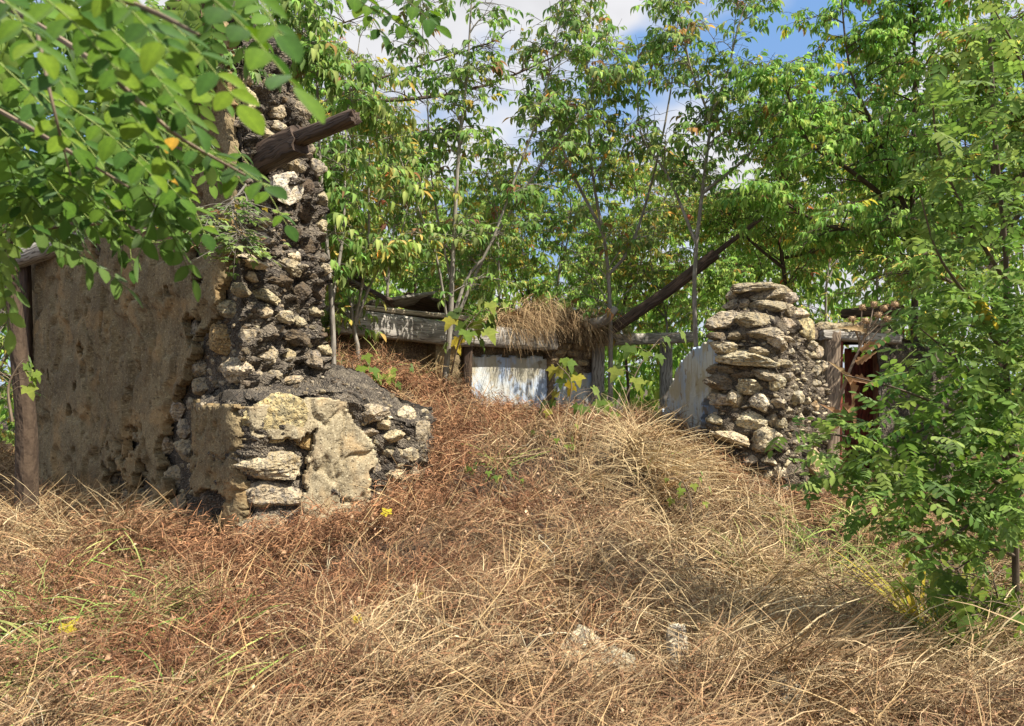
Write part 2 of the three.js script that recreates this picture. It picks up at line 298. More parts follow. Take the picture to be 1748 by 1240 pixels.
for (const [x, z, h] of [[-1.6, -3.2, 0.1], [-0.5, -3.2, 0.1], [0.6, -3.3, 0.12], [1.7, -3.2, 0.08], [-3, -3.4, 0.12], [3, -3.4, 0.1], [-2, -1.5, 0], [0, -1.5, 0], [2, -1.5, 0], [0, 0, 0], [-3, 0, 0], [3, 0, 0], [0, 3, 0], [-5, 3, 0], [5, 3, 0], [-7, -4, 0.1], [-7, -8, 0.3], [7, -4, 0.05], [7, -8, 0.2], [-6, -12, 0.5], [-2, -13.5, 0.8], [2, -15, 0.6], [6, -13, 0.4], [-4, -10, 0.5], [0, -20, 0.4], [-10, -20, 0.4], [10, -20, 0.4]]) GP.push([x, z, h]);
function ground(x, z) {
  const far = Math.hypot(x, z + 7); let s = 0, w = 0;
  for (const g of GP) { const q = (x - g[0]) ** 2 + (z - g[1]) ** 2 + 0.10, k = 1 / (q * q); s += k * g[2]; w += k; }
  return lerp(s / w, 0.3, sstep(12, 26, far)) + 0.13 * fbm(x * 1.1, 2, z * 1.1, 3) + 0.07 * fbm(x * 3.4, 5, z * 3.4, 2) + sstep(30, 120, far) * 1.5 * fbm(x * 0.02, 1, z * 0.02, 2);
}
const GH = {}; // grid of heights for speed
{ const n = 420, x0 = -12, z0 = -20, sx = 24, sz = 26; const a = new Float32Array((n + 1) * (n + 1)); for (let i = 0; i <= n; i++) for (let j = 0; j <= n; j++) a[i * (n + 1) + j] = ground(x0 + sx * i / n, z0 + sz * j / n); Object.assign(GH, { n, x0, z0, sx, sz, a }); }
function hAt(x, z) { const { n, x0, z0, sx, sz, a } = GH, i = (x - x0) / sx * n, j = (z - z0) / sz * n; if (i < 0 || j < 0 || i >= n || j >= n) return ground(x, z); const ii = Math.floor(i), jj = Math.floor(j), u = i - ii, v = j - jj, k = ii * (n + 1) + jj; return lerp(lerp(a[k], a[k + n + 1], u), lerp(a[k + 1], a[k + n + 2], u), v); }
{
  const n = 330, mb = new MB(), f = (t) => { const s = t * 2 - 1; return Math.sign(s) * (11 * Math.abs(s) + 600 * Math.pow(Math.abs(s), 9)); };
  for (let i = 0; i <= n; i++) for (let j = 0; j <= n; j++) { const x = f(i / n), z = -7 + f(j / n); mb.v(x, hAt(x, z), z, x * 0.7, z * 0.7); }
  for (let i = 0; i < n; i++) for (let j = 0; j < n; j++) { const a = i * (n + 1) + j, b = a + n + 1; mb.i.push(a, a + 1, b, b, a + 1, b + 1); }
  const g = mesh('ground', mb.geo(), M.soil); tag(g, 'bare brown soil under the dry grass, heaped up inside the ruin', 'ground', null, 'structure');
}

// ------------------------------------------------------------------ placing stones on a mass
const bvhs = new Map();
function hit(target, px, py) { // first surface of that mesh along the pixel's line of sight
  if (!bvhs.has(target)) { target.updateWorldMatrix(true, false); bvhs.set(target, new MeshBVH(target.geometry.clone())); }
  const o = target.getWorldPosition(V()), rr = new THREE.Ray(EYE.clone().sub(o), ray(px, py).normalize()), h = bvhs.get(target).raycastFirst(rr, THREE.DoubleSide);
  if (!h) return null; h.point.add(o); if (h.face.normal.dot(rr.direction) > 0) h.face.normal.negate(); return h;
}
let stoneSeed = 1;
const PALE = [1.06, 1.02, 0.93], MID = [0.74, 0.70, 0.64], DARK = [0.40, 0.36, 0.32], CLOD = [0.26, 0.22, 0.19], GREY = [0.8, 0.8, 0.8];
function stone(parent, target, px, py, w, h, roll = 0, tone = PALE, depthK = 0.8, fallback = 7, sink = 0.25) {
  let q = hit(target, px, py); for (let s = 6; !q && s < 40; s += 6) { q = hit(target, px - s, py) || hit(target, px + s, py) || hit(target, px, py + s); } let p, n;
  if (q) { p = q.point.clone(); n = q.face.normal.clone(); } else { p = at(px, py, fallback); n = camFwd.clone().negate(); }
  const d = project(p)[2], sx = w / 2 * d / F, sy = h / 2 * d / F, sz = Math.max(Math.min((sx + sy) * 0.5, sx * 1.3) * depthK, 0.012), big = Math.max(w, h);
  n.y = 0; if (n.lengthSq() < 0.05) n.copy(camFwd).negate().setY(0); n.normalize(); n.lerp(V(0, 0, 1), 0.4).normalize();
  const j = rng(stoneSeed * 31 + 5), k = 0.85 + j() * 0.3, t = [tone[0] * k, tone[1] * k * (0.97 + j() * 0.05), tone[2] * k * (0.92 + j() * 0.14)];
  const m = mesh('stone', rockGeo(stoneSeed++, sx * 1.08, sy * 1.1, sz * 1.1, big > 38 ? 8 : big > 20 ? 5 : 3, t), M.stone, parent);
  p.addScaledVector(n, -sz * sink); m.position.copy(p).sub(parent.position);
  m.rotation.set((j() - 0.5) * 0.25, Math.atan2(n.x, n.z) + (j() - 0.5) * 0.3, -roll * Math.PI / 180 + (j() - 0.5) * 0.08);
  return m;
}
function fillStones(parent, target, poly, count, [w0, w1], tones, seed, taken = [], flat = 0.65) {
  const r = rng(seed); let x0 = 1e9, x1 = -1e9, y0 = 1e9, y1 = -1e9, made = 0; for (const q of poly) { x0 = Math.min(x0, q[0]); x1 = Math.max(x1, q[0]); y0 = Math.min(y0, q[1]); y1 = Math.max(y1, q[1]); }
  for (let k = 0; k < count * 30 && made < count; k++) {
    const x = lerp(x0, x1, r()), y = lerp(y0, y1, r()), w = lerp(w0, w1, r() * r()), h = w * (flat + (r() - 0.5) * 0.3);
    if (!inPoly(x, y, poly) || taken.some((q) => Math.abs(q[0] - x) < (q[2] + w) * 0.46 && Math.abs(q[1] - y) < (q[3] + h) * 0.46)) continue;
    if (!hit(target, x, y)) continue;
    taken.push([x, y, w, h]); made++;
    stone(parent, target, x, y, w, h, (r() - 0.5) * 40, tones[Math.floor(r() * tones.length)]);
  }
}
const solids = []; // footprints that grass stays out of
const roughEarth = (amp, s) => (x, y, z) => amp * (0.8 * fbm(x * 2.2 + s, y * 2.8, z * 2.2, 2) + 0.75 * fbm(x * 7 + s, y * 9, z * 7, 2) + 0.35 * Math.abs(fbm(x * 13, y * 15, z * 13 + s, 2)) * 2 - 0.2 + 0.45 * fbm(x * 22, y * 28, z * 22 + s, 2));

// ------------------------------------------------------------------ the tall gable wall on the left
{
  const O = at(412, 905, 6.2); O.y = hAt(O.x, O.z);
  const a = 40 * Math.PI / 180, u = V(-Math.cos(a), 0, -Math.sin(a)), w = V(Math.sin(a), 0, -Math.cos(a)), nf = w.clone().negate();
  const q = (su, sw) => { const p = O.clone().addScaledVector(u, su).addScaledVector(w, sw); return [p.x, p.z]; };
  const fp = [q(0.02, 0), q(4.6, 0), q(4.6, 0.8), q(0.05, 0.82)];
  const uOf = (x, z) => (x - O.x) * u.x + (z - O.z) * u.z, wOf = (x, z) => (x - O.x) * w.x + (z - O.z) * w.z;
  const topV = (s) => s < 0.15 ? 4.25 : s < 0.9 ? lerp(4.25, 4.9, (s - 0.15) / 0.75) : lerp(4.9, 3.1, clamp((s - 0.9) / 3.7));
  const g = thing('gable_wall', 'tall broken gable wall of mud plaster and stone beside the low stub', 'wall', V(O.x, O.y, O.z), null, 'thing');
  const core = mass({
    foot: (t) => { const s = sstep(0.55, 1, t), s2 = sstep(0.8, 1, t); return [q(0.04 + 0.04 * s, 0.0), q(4.6, 0), q(4.6, 0.8), q(0.08 + 0.06 * s, 0.86 - 0.34 * s2)]; },
    y0: O.y - 0.6, topY: (x, z) => O.y + topV(uOf(x, z)) + 0.14 * fbm(x * 3, 1, z * 3, 3) - 0.25 * sstep(0.3, 0.8, wOf(x, z)), step: 0.027,
    rough: (x, y, z, ox, oz) => { const face = Math.abs(ox * nf.x + oz * nf.z); return face > 0.9 ? 0.03 * fbm(x * 5, y * 5, z * 5, 3) - 0.03 : roughEarth(0.17, 3)(x, y, z); }, uvs: 0.9,
  });
  const coreM = worldMesh('earth_core', core, M.earth, g); coreM.userData.label = 'dark crumbling earth mortar of the broken wall end'; coreM.updateMatrixWorld(true); g.updateMatrixWorld(true);
  solids.push(fp);
  // plaster skin of the broad face
  const loc = (px, py) => { const p = onPlane(px, py, O, nf); return [uOf(p.x, p.z), p.y - O.y]; };
  const edge = [[402, 80], [405, 300], [408, 400], [392, 450], [383, 520], [352, 580], [330, 640], [300, 700], [282, 770], [300, 830], [262, 930], [262, 1000]].map((e) => loc(...e));
  const eU = (v) => { for (let k = 0; k < edge.length - 1; k++) if (v <= edge[k][1] && v >= edge[k + 1][1]) return lerp(edge[k][0], edge[k + 1][0], (edge[k][1] - v) / (edge[k][1] - edge[k + 1][1])); return v > edge[0][1] ? edge[0][0] : edge[edge.length - 1][0]; };
  const holes = [[150, 590, 0.07], [170, 425, 0.13], [340, 430, 0.09], [235, 740, 0.1], [350, 480, 0.09], [95, 640, 0.06], [140, 660, 0.05], [205, 820, 0.16], [250, 790, 0.08], [300, 500, 0.05], [128, 700, 0.07], [212, 838, 0.34], [255, 868, 0.3], [236, 752, 0.16], [180, 880, 0.2], [338, 560, 0.14], [110, 860, 0.2]].map(([x, y, s]) => [...loc(x, y), s]);
  const bulge = (su, v) => { let d = 0.05 * fbm(su * 1.3 + 4, v * 1.1, 2, 3) + 0.024 * fbm(su * 5, v * 4, 8, 3) + 0.009 * fbm(su * 18, v * 18, 1, 2); const pit = fbm(su * 7 + 3, v * 6, 21, 2); d -= 0.06 * sstep(0.34, 0.48, pit);
    const c1 = fbm(su * 2.4 + 11, v * 2.0, 5, 3); d -= 0.04 * sstep(0.05, 0.14, c1) ; // upper coat fallen off in patches
    const cr = Math.abs(fbm(su * 1.7 + 3, v * 0.9, 12, 3)); d -= 0.06 * (1 - sstep(0.004, 0.03, cr)) * sstep(-0.1, 0.2, fbm(su + 2, v, 30, 2)); // cracks
    return d; };
  const front = (su, v) => O.clone().addScaledVector(u, su).addScaledVector(nf, 0.085 + bulge(su, v)).add(V(0, v, 0));
  const pl = skin({ u0: -0.05, u1: 4.62, v0: -0.5, v1: 4.9, step: 0.022, front, n: nf, thick: 0.085, uvs: 1,
    keep: (su, v) => { const nz = fbm(su * 5, v * 5, 4, 4); if (su < eU(v) + 0.16 * nz) return false; if (v > topV(su) - 0.06 + 0.2 * fbm(su * 3, 3, 1, 3)) return false; if (su > 4.55 + 0.1 * nz) return false;
      for (const [hu, hv, s] of holes) { const du = (su - hu), dv = (v - hv) * 0.75; if (Math.hypot(du, dv) < s * (0.7 + 1.1 * fbm(su * 9, v * 9, hu, 3))) return false; }
      if (fbm(su * 3.1 + 2, v * 2.6, 17, 4) > 0.42 + 0.1 * sstep(0.4, 1.6, v)) return false;
      return true; } });
  const plM = worldMesh('plaster', pl, M.plaster, g); plM.userData.label = 'weathered tan clay plaster on the broad shaded face';
  // stones that show, from the photograph: px, py, width, height, roll
  const S = [];
  const deep = (x) => x < 430; for (const [x, y, ww, hh, roll, tone, fb] of [
    [430, 174, 42, 34, 0, PALE], [466, 187, 34, 24, 10, MID], [420, 133, 38, 32, 0, MID], [510, 190, 40, 34, 0, MID], [425, 206, 52, 20, -5, MID], [440, 228, 56, 31, 12, PALE], [478, 215, 26, 17, 0, PALE], [503, 283, 40, 24, 20, MID], [546, 288, 32, 26, 10, MID], [544, 254, 22, 30, 0, MID], [547, 338, 22, 26, 0, MID], [545, 385, 26, 24, 10, PALE],
    [435, 376, 50, 32, 10, MID], [442, 410, 38, 24, 0, MID], [433, 446, 54, 19, 18, PALE], [425, 472, 34, 18, 15, PALE], [491, 453, 42, 23, 22, MID], [505, 437, 24, 14, 0, PALE], [551, 460, 26, 18, 20, PALE], [442, 503, 62, 27, 14, PALE], [411, 496, 42, 20, 0, MID], [391, 527, 58, 30, 5, MID], [452, 534, 24, 18, 0, PALE], [483, 541, 33, 19, 5, PALE], [510, 549, 24, 14, 20, MID], [537, 531, 32, 18, 15, MID], [470, 560, 26, 18, 0, MID], [379, 585, 50, 50, 0, [0.8, 0.62, 0.42]], [527, 588, 24, 14, 0, PALE], [555, 598, 25, 20, 25, PALE], [452, 606, 38, 34, 15, PALE], [488, 608, 26, 26, 0, PALE], [534, 615, 27, 26, 0, MID], [403, 632, 70, 36, 4, PALE], [493, 649, 44, 14, -8, PALE], [423, 574, 30, 26, 0, MID], [470, 640, 24, 14, 0, MID],
    [343, 628, 42, 34, 0, MID], [316, 735, 34, 32, 0, MID], [289, 762, 40, 34, 0, MID], [318, 770, 34, 36, 0, MID], [304, 700, 42, 30, 0, MID], [298, 815, 44, 36, 0, MID], [345, 662, 36, 28, 0, MID], [330, 690, 26, 20, 0, MID], [285, 795, 24, 20, 0, MID], [275, 850, 40, 30, 0, MID], [310, 860, 36, 30, 0, MID], [222, 845, 38, 26, 0, MID], [195, 815, 30, 22, 0, MID], [182, 880, 40, 26, 0, MID], [205, 875, 36, 24, 0, MID], [228, 820, 30, 22, 0, MID], [110, 862, 34, 24, 0, MID], [240, 845, 30, 22, 0, MID], [180, 850, 26, 20, 0, DARK], [338, 562, 34, 24, 0, MID], [265, 905, 40, 26, 0, MID], [208, 790, 26, 16, 0, MID], [235, 745, 22, 22, 0, MID], [172, 428, 22, 20, 0, DARK], [250, 870, 34, 24, 0, MID],
    [510, 500, 44, 34, 0, CLOD], [470, 480, 46, 22, 0, CLOD], [540, 495, 36, 30, 0, CLOD], [530, 420, 36, 26, 0, CLOD], [500, 400, 36, 24, 0, CLOD], [520, 360, 42, 30, 0, CLOD], [500, 575, 50, 26, 0, CLOD], [520, 320, 36, 26, 0, CLOD],
  ]) { S.push([x, y, ww, hh]); stone(g, coreM, x, y, ww, hh, roll, tone === PALE ? [0.98, 0.92, 0.8] : tone, 0.8, 6.7, deep(x) ? 0.0 : 0.36); }
  fillStones(g, coreM, [[405, 130], [500, 150], [545, 260], [552, 400], [555, 600], [480, 640], [410, 600], [420, 420]], 190, [6, 24], [MID, DARK, CLOD, DARK, CLOD, CLOD], 11, S);
  fillStones(g, coreM, [[385, 510], [440, 480], [455, 640], [410, 660], [355, 610]], 34, [12, 30], [MID, DARK, MID, CLOD], 13, S);
  fillStones(g, coreM, [[350, 600], [372, 545], [400, 555], [418, 600], [405, 675], [365, 690]], 24, [9, 24], [MID, MID, DARK], 16, S.filter((q) => q[2] < 36));
  fillStones(g, coreM, [[345, 560], [405, 490], [425, 660], [385, 700], [335, 650]], 30, [11, 32], [MID, MID, DARK], 15, S);
  fillStones(g, coreM, [[330, 630], [420, 640], [400, 705], [335, 720]], 16, [12, 28], [MID, DARK], 14, S);
  fillStones(g, coreM, [[270, 700], [335, 640], [345, 800], [330, 880], [240, 900]], 22, [14, 30], [MID, MID, DARK], 12, S);
  // the pale slab of old whitewash that still hangs on the broken end
  const wl = hit(coreM, 495, 322); if (wl) { const s = mesh('whitewash_slab', rockGeo(901, 0.16, 0.12, 0.03, 5, [1.25, 1.25, 1.3]), M.stone, g); s.position.copy(wl.point).sub(g.position); s.rotation.set(0, 0.7, 0.4); s.userData.label = 'pale whitewashed flake on the dark wall end'; }

  // charred beam end that sticks out of the wall
  const cb = thing('charred_beam', 'dark charred roof beam jutting out from the tall gable wall', 'beam', at(500, 245, 6.3));
  worldMesh('beam_shaft', timber(at(392, 300, 6.75), at(512, 238, 6.2), 0.17, 0.24, { seed: 4, taper: 0.95, wear: 0.02, round: 0.55 }), M.charred, cb);
  worldMesh('beam_end', timber(at(490, 246, 6.3), at(606, 199, 5.85), 0.13, 0.12, { seed: 9, taper: 0.85, wear: 0.014, round: 0.6 }), M.charred, cb);
  // weathered log lying on the far end of the wall, and the frame post under it
  const lg = thing('weathered_log', 'grey weathered log lying across the low far end of the gable wall', 'log', at(95, 420, 8.7));
  worldMesh('log_shaft', timber(at(20, 445, 8.9), at(172, 396, 8.2), 0.2, 0.2, { seed: 12, wear: 0.015, round: 0.8 }), M.wood, lg);
  const ps = thing('leaning_post', 'thin dark post standing under the grey log by the gable wall', 'post', at(48, 640, 8.95));
  worldMesh('post_shaft', timber(at(52, 800, 8.9), at(42, 442, 8.95), 0.1, 0.1, { seed: 15 }), M.charred, ps);
}

// ------------------------------------------------------------------ the low wall stub in front of it
{
  const A = xz(418, 5.85), B = xz(728, 6.62), B2 = xz(738, 7.4), C = xz(540, 7.5), E = xz(338, 6.42);
  const mixp = (p, q, t) => [lerp(p[0], q[0], t), lerp(p[1], q[1], t)], fp = [mixp(A, E, 0.16), mixp(A, B, 0.05), B, B2, C, E]; solids.push(fp);
  const topY = (x, z) => { const [px, , d] = project(V(x, 1.5, z)); let y = 1.50 + (d - 6.0) * 0.22; y -= 0.40 * sstep(570, 735, px); return Math.min(y, 1.78) - 0.06 * sstep(400, 345, px) + 0.05 * fbm(x * 5, 2, z * 5, 3); };
  const g = thing('wall_stub', 'low broken wall stub with pale plaster and a dark earth top', 'wall', V(A[0], hAt(...A), A[1]), null, 'thing');
  const core = mass({ foot: () => fp, y0: 0.1, topY, step: 0.026, uvs: 1, rough: (x, y, z) => roughEarth(0.10, 8)(x, y, z) });
  const coreM = worldMesh('earth_core', core, M.earth, g); coreM.userData.label = 'dark earth mass of the stub'; g.updateMatrixWorld(true);
  const pA = V(A[0], 0, A[1]), pB = V(B[0], 0, B[1]), pE = V(E[0], 0, E[1]);
  const face = (p, q, keepPx, mm, name, proud, seed, label) => {
    const L = p.distanceTo(q), e = q.clone().sub(p).normalize(), n = V(-e.z, 0, e.x); if (n.dot(EYE.clone().sub(p)) < 0) n.negate();
    const front = (s, y) => p.clone().addScaledVector(e, s).addScaledVector(n, proud * (1 - 1.5 * Math.exp(-s / 0.06)) + 0.05 * fbm(s * 2.6 + seed, y * 2.2, 1, 3) + 0.015 * fbm(s * 9, y * 9, seed, 3) - 0.03 * (1 - sstep(0.004, 0.035, Math.abs(fbm(s * 2.4 + seed, y * 1.3, 15, 3)))) + 0.006 * fbm(s * 30, y * 30, seed, 2)).setY(y);
    const sk = skin({ u0: -0.01, u1: L, v0: 0.2, v1: 1.72, step: 0.016, front, n, thick: 0.055, uvs: 1.2, keep: (s, y) => { const f = front(s, y), [px, py] = project(f), nz = 22 * fbm(s * 6 + seed, y * 6, 3, 4); return y < topY(f.x, f.z) - 0.02 && keepPx(px + nz, py + nz); } });
    const m = worldMesh(name, sk, mm, g); m.userData.label = label; return m;
  };
  const hole = [[415, 752], [500, 750], [545, 735], [535, 770], [520, 800], [512, 880], [520, 960], [400, 960], [410, 780]], edgeR = [[405, 672], [590, 682], [604, 720], [640, 760], [645, 800], [630, 830], [640, 960], [400, 960]];
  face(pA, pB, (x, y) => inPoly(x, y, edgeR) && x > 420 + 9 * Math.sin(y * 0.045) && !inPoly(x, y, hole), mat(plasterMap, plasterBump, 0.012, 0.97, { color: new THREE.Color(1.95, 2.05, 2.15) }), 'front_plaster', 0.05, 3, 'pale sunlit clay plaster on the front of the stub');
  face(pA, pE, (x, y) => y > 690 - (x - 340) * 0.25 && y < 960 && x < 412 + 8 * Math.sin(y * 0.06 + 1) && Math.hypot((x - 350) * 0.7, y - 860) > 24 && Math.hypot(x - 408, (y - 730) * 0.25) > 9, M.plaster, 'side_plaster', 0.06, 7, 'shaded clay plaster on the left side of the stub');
  const S = [];
  for (const [x, y, ww, hh, roll, tone, dk] of [
    [466, 714, 96, 70, 0, [0.95, 0.87, 0.66], 0.22], [462, 794, 104, 40, 3, PALE, 0.7], [462, 846, 92, 44, 0, PALE, 0.6], [452, 897, 70, 34, 0, MID, 0.6], [522, 748, 40, 30, 20, [0.9, 0.7, 0.42], 0.4],
    [635, 706, 52, 29, -8, MID], [692, 711, 46, 27, -4, PALE], [650, 724, 28, 16, 0, PALE], [668, 746, 38, 20, -6, PALE], [715, 740, 30, 36, 0, MID], [695, 776, 36, 32, 10, PALE], [659, 771, 26, 16, 0, MID], [668, 812, 50, 20, 0, PALE], [665, 834, 28, 14, 0, MID], [625, 738, 36, 14, 0, MID], [705, 808, 30, 20, 0, MID], [640, 800, 26, 18, 0, MID], [690, 840, 30, 20, 0, MID], [655, 862, 40, 20, 0, MID], [700, 868, 30, 20, 0, MID],
    [500, 700, 40, 16, 0, MID, 0.4], [495, 652, 46, 12, -8, PALE], [352, 700, 30, 22, 0, MID], [372, 900, 40, 26, 0, MID],
  ]) { S.push([x, y, ww, hh]); stone(g, coreM, x, y, ww, hh, roll, tone === PALE ? [0.98, 0.93, 0.8] : tone, dk || 0.8, 6.3, 0.15); }
  fillStones(g, coreM, [[600, 690], [730, 695], [735, 800], [720, 870], [640, 870], [640, 760]], 34, [8, 20], [MID, DARK, PALE, CLOD], 21, S);
  fillStones(g, coreM, [[430, 665], [560, 640], [640, 660], [730, 700], [600, 680]], 60, [4, 15], [DARK, CLOD, DARK, MID], 22, S, 0.5);
}

// ------------------------------------------------------------------ the stone pillar on the right
{
  const key = [ // t, left px, corner px, right px, back
    [0, 1225, 1335, 1432], [0.25, 1222, 1335, 1430], [0.45, 1205, 1335, 1425], [0.62, 1222, 1336, 1418], [0.8, 1218, 1330, 1400], [0.9, 1238, 1318, 1378], [1, 1262, 1300, 1342]];
  const kk = (t, i) => { for (let k = 0; k < key.length - 1; k++) if (t <= key[k + 1][0]) return lerp(key[k][i], key[k + 1][i], (t - key[k][0]) / (key[k + 1][0] - key[k][0])); return key[key.length - 1][i]; };
  const foot = (t) => { const s = sstep(0.8, 1, t); return [xz(kk(t, 1), 8.05 + 0.2 * s), xz(kk(t, 2), 7.85 + 0.35 * s), xz(kk(t, 3), 8.7 - 0.2 * s), xz(kk(t, 1) + 60, 9.0 - 0.4 * s)]; };
  const fp = foot(0); solids.push(fp);
  const O = V(fp[1][0], hAt(...fp[1]), fp[1][1]), top = at(1300, 490, 8.2).y;
  const g = thing('stone_pillar', 'freestanding ruined pillar of stacked limestone with a rounded top', 'pillar', O, null, 'thing');
  const core = mass({ foot, y0: O.y - 0.5, topY: (x, z) => top + 0.04 * fbm(x * 4, 3, z * 4, 2), step: 0.03, uvs: 1, rough: (x, y, z) => roughEarth(0.13, 15)(x, y, z) - 0.03 });
  const coreM = worldMesh('earth_core', core, mat(earthMap, earthBump, 0.03, 1, { color: new THREE.Color(0.95, 0.92, 0.86) }), g); coreM.userData.label = 'grey earth mortar between the stones'; g.updateMatrixWorld(true);
  const S = [];
  for (const [x, y, ww, hh, roll, tone] of [
    [1225, 549, 56, 28, 4, MID], [1292, 546, 74, 31, 0, MID], [1247, 521, 42, 18, 0, MID], [1308, 523, 60, 17, -3, MID], [1299, 504, 70, 22, 0, MID], [1255, 503, 44, 18, 0, MID], [1289, 486, 70, 16, 0, MID], [1335, 494, 40, 16, 8, MID], [1344, 556, 34, 22, 10, MID], [1377, 560, 34, 32, 30, [1, 0.92, 0.7]], [1366, 535, 36, 17, 0, PALE], [1341, 528, 30, 20, 0, MID], [1307, 570, 56, 22, 4, MID], [1257, 573, 36, 14, 0, DARK], [1225, 574, 32, 12, 0, DARK], [1340, 577, 38, 13, 22, PALE], [1234, 590, 50, 22, 4, PALE], [1331, 588, 44, 18, 14, PALE], [1270, 611, 106, 28, 4, PALE], [1336, 620, 34, 16, 0, MID], [1376, 605, 38, 18, 10, PALE], [1383, 588, 28, 14, 0, PALE], [1401, 600, 26, 22, 0, MID], [1411, 627, 18, 22, 25, PALE], [1391, 633, 30, 24, 0, MID], [1308, 641, 54, 18, 20, MID], [1326, 654, 28, 34, -20, PALE], [1284, 659, 58, 28, 8, PALE], [1344, 645, 24, 15, 0, MID], [1354, 662, 20, 12, 0, PALE], [1360, 678, 24, 18, 0, PALE], [1375, 683, 22, 17, 20, PALE], [1391, 693, 20, 17, 0, [1, 0.8, 0.6]], [1258, 679, 32, 24, 25, PALE], [1215, 683, 56, 20, 4, MID], [1303, 688, 36, 28, 0, PALE], [1328, 687, 30, 18, 10, PALE], [1271, 720, 64, 34, 4, PALE], [1218, 718, 36, 16, 10, MID], [1243, 747, 60, 20, 22, PALE], [1309, 748, 48, 38, -8, PALE], [1317, 718, 20, 22, 0, MID], [1333, 723, 20, 22, 0, PALE], [1362, 720, 26, 26, 0, PALE], [1283, 786, 28, 16, 0, PALE], [1312, 787, 24, 15, 0, PALE], [1328, 803, 20, 22, 0, PALE], [1312, 810, 18, 16, 0, PALE], [1386, 788, 42, 44, 0, [1.2, 1.05, 0.75]], [1342, 790, 22, 16, 0, PALE], [1298, 825, 30, 18, 0, MID], [1330, 840, 34, 20, 0, MID], [1270, 640, 40, 12, 0, DARK], [1230, 650, 50, 26, 0, DARK], [1236, 630, 50, 16, 0, DARK], [1300, 600, 40, 14, 0, MID],
    [1352, 510, 34, 20, 12, MID], [1390, 655, 22, 14, 0, MID], [1400, 668, 18, 14, 0, MID], [1345, 700, 24, 16, 0, MID], [1395, 740, 24, 20, 0, MID],
  ]) { S.push([x, y, ww, hh]); stone(g, coreM, x, y, ww, hh, roll, tone, 0.85, 8.15, 0.3); }
  fillStones(g, coreM, [[1335, 560], [1390, 560], [1415, 640], [1415, 760], [1345, 800], [1335, 650]], 120, [7, 21], [MID, PALE, MID, DARK], 31, S, 0.55);
  fillStones(g, coreM, [[1215, 520], [1330, 490], [1335, 860], [1260, 860], [1210, 700]], 80, [9, 30], [MID, DARK, MID], 32, S, 0.4);

  // blue limewashed remnant of the inner wall to the left of the pillar
  const b0 = V(...[0, 0, 0]), w0 = xz(1216, 8.55), w1 = xz(1150, 9.9); b0.set(w0[0], 0, w0[1]);
  const e = V(w1[0] - w0[0], 0, w1[1] - w0[1]), L = e.length(); e.normalize(); const n = V(-e.z, 0, e.x); if (n.dot(EYE.clone().sub(b0)) < 0) n.negate();
  const bw = thing('limewashed_wall', 'curved remnant of blue limewashed wall joining the left of the stone pillar', 'wall', V(w0[0], hAt(...w0), w0[1]), null, 'thing');
  const shape = [[1222, 570], [1224, 660], [1200, 690], [1192, 770], [1100, 780], [1138, 690], [1150, 640], [1172, 606], [1205, 584]];
  const sk = skin({ u0: -0.1, u1: L + 0.5, v0: 0.5, v1: 2.6, step: 0.02, n, thick: 0.22, uvs: 0.7, front: (s, y) => b0.clone().addScaledVector(e, s).addScaledVector(n, 0.02 * fbm(s * 2, y * 2, 1, 3) + 0.004 * fbm(s * 14, y * 14, 1, 2)).setY(y),
    keep: (s, y) => { const p = b0.clone().addScaledVector(e, s).setY(y), [px, py] = project(p), k = 7 * fbm(s * 8, y * 8, 2, 3); return inPoly(px + k, py + k, shape); } });
  worldMesh('limewash', sk, M.lime, bw);
}

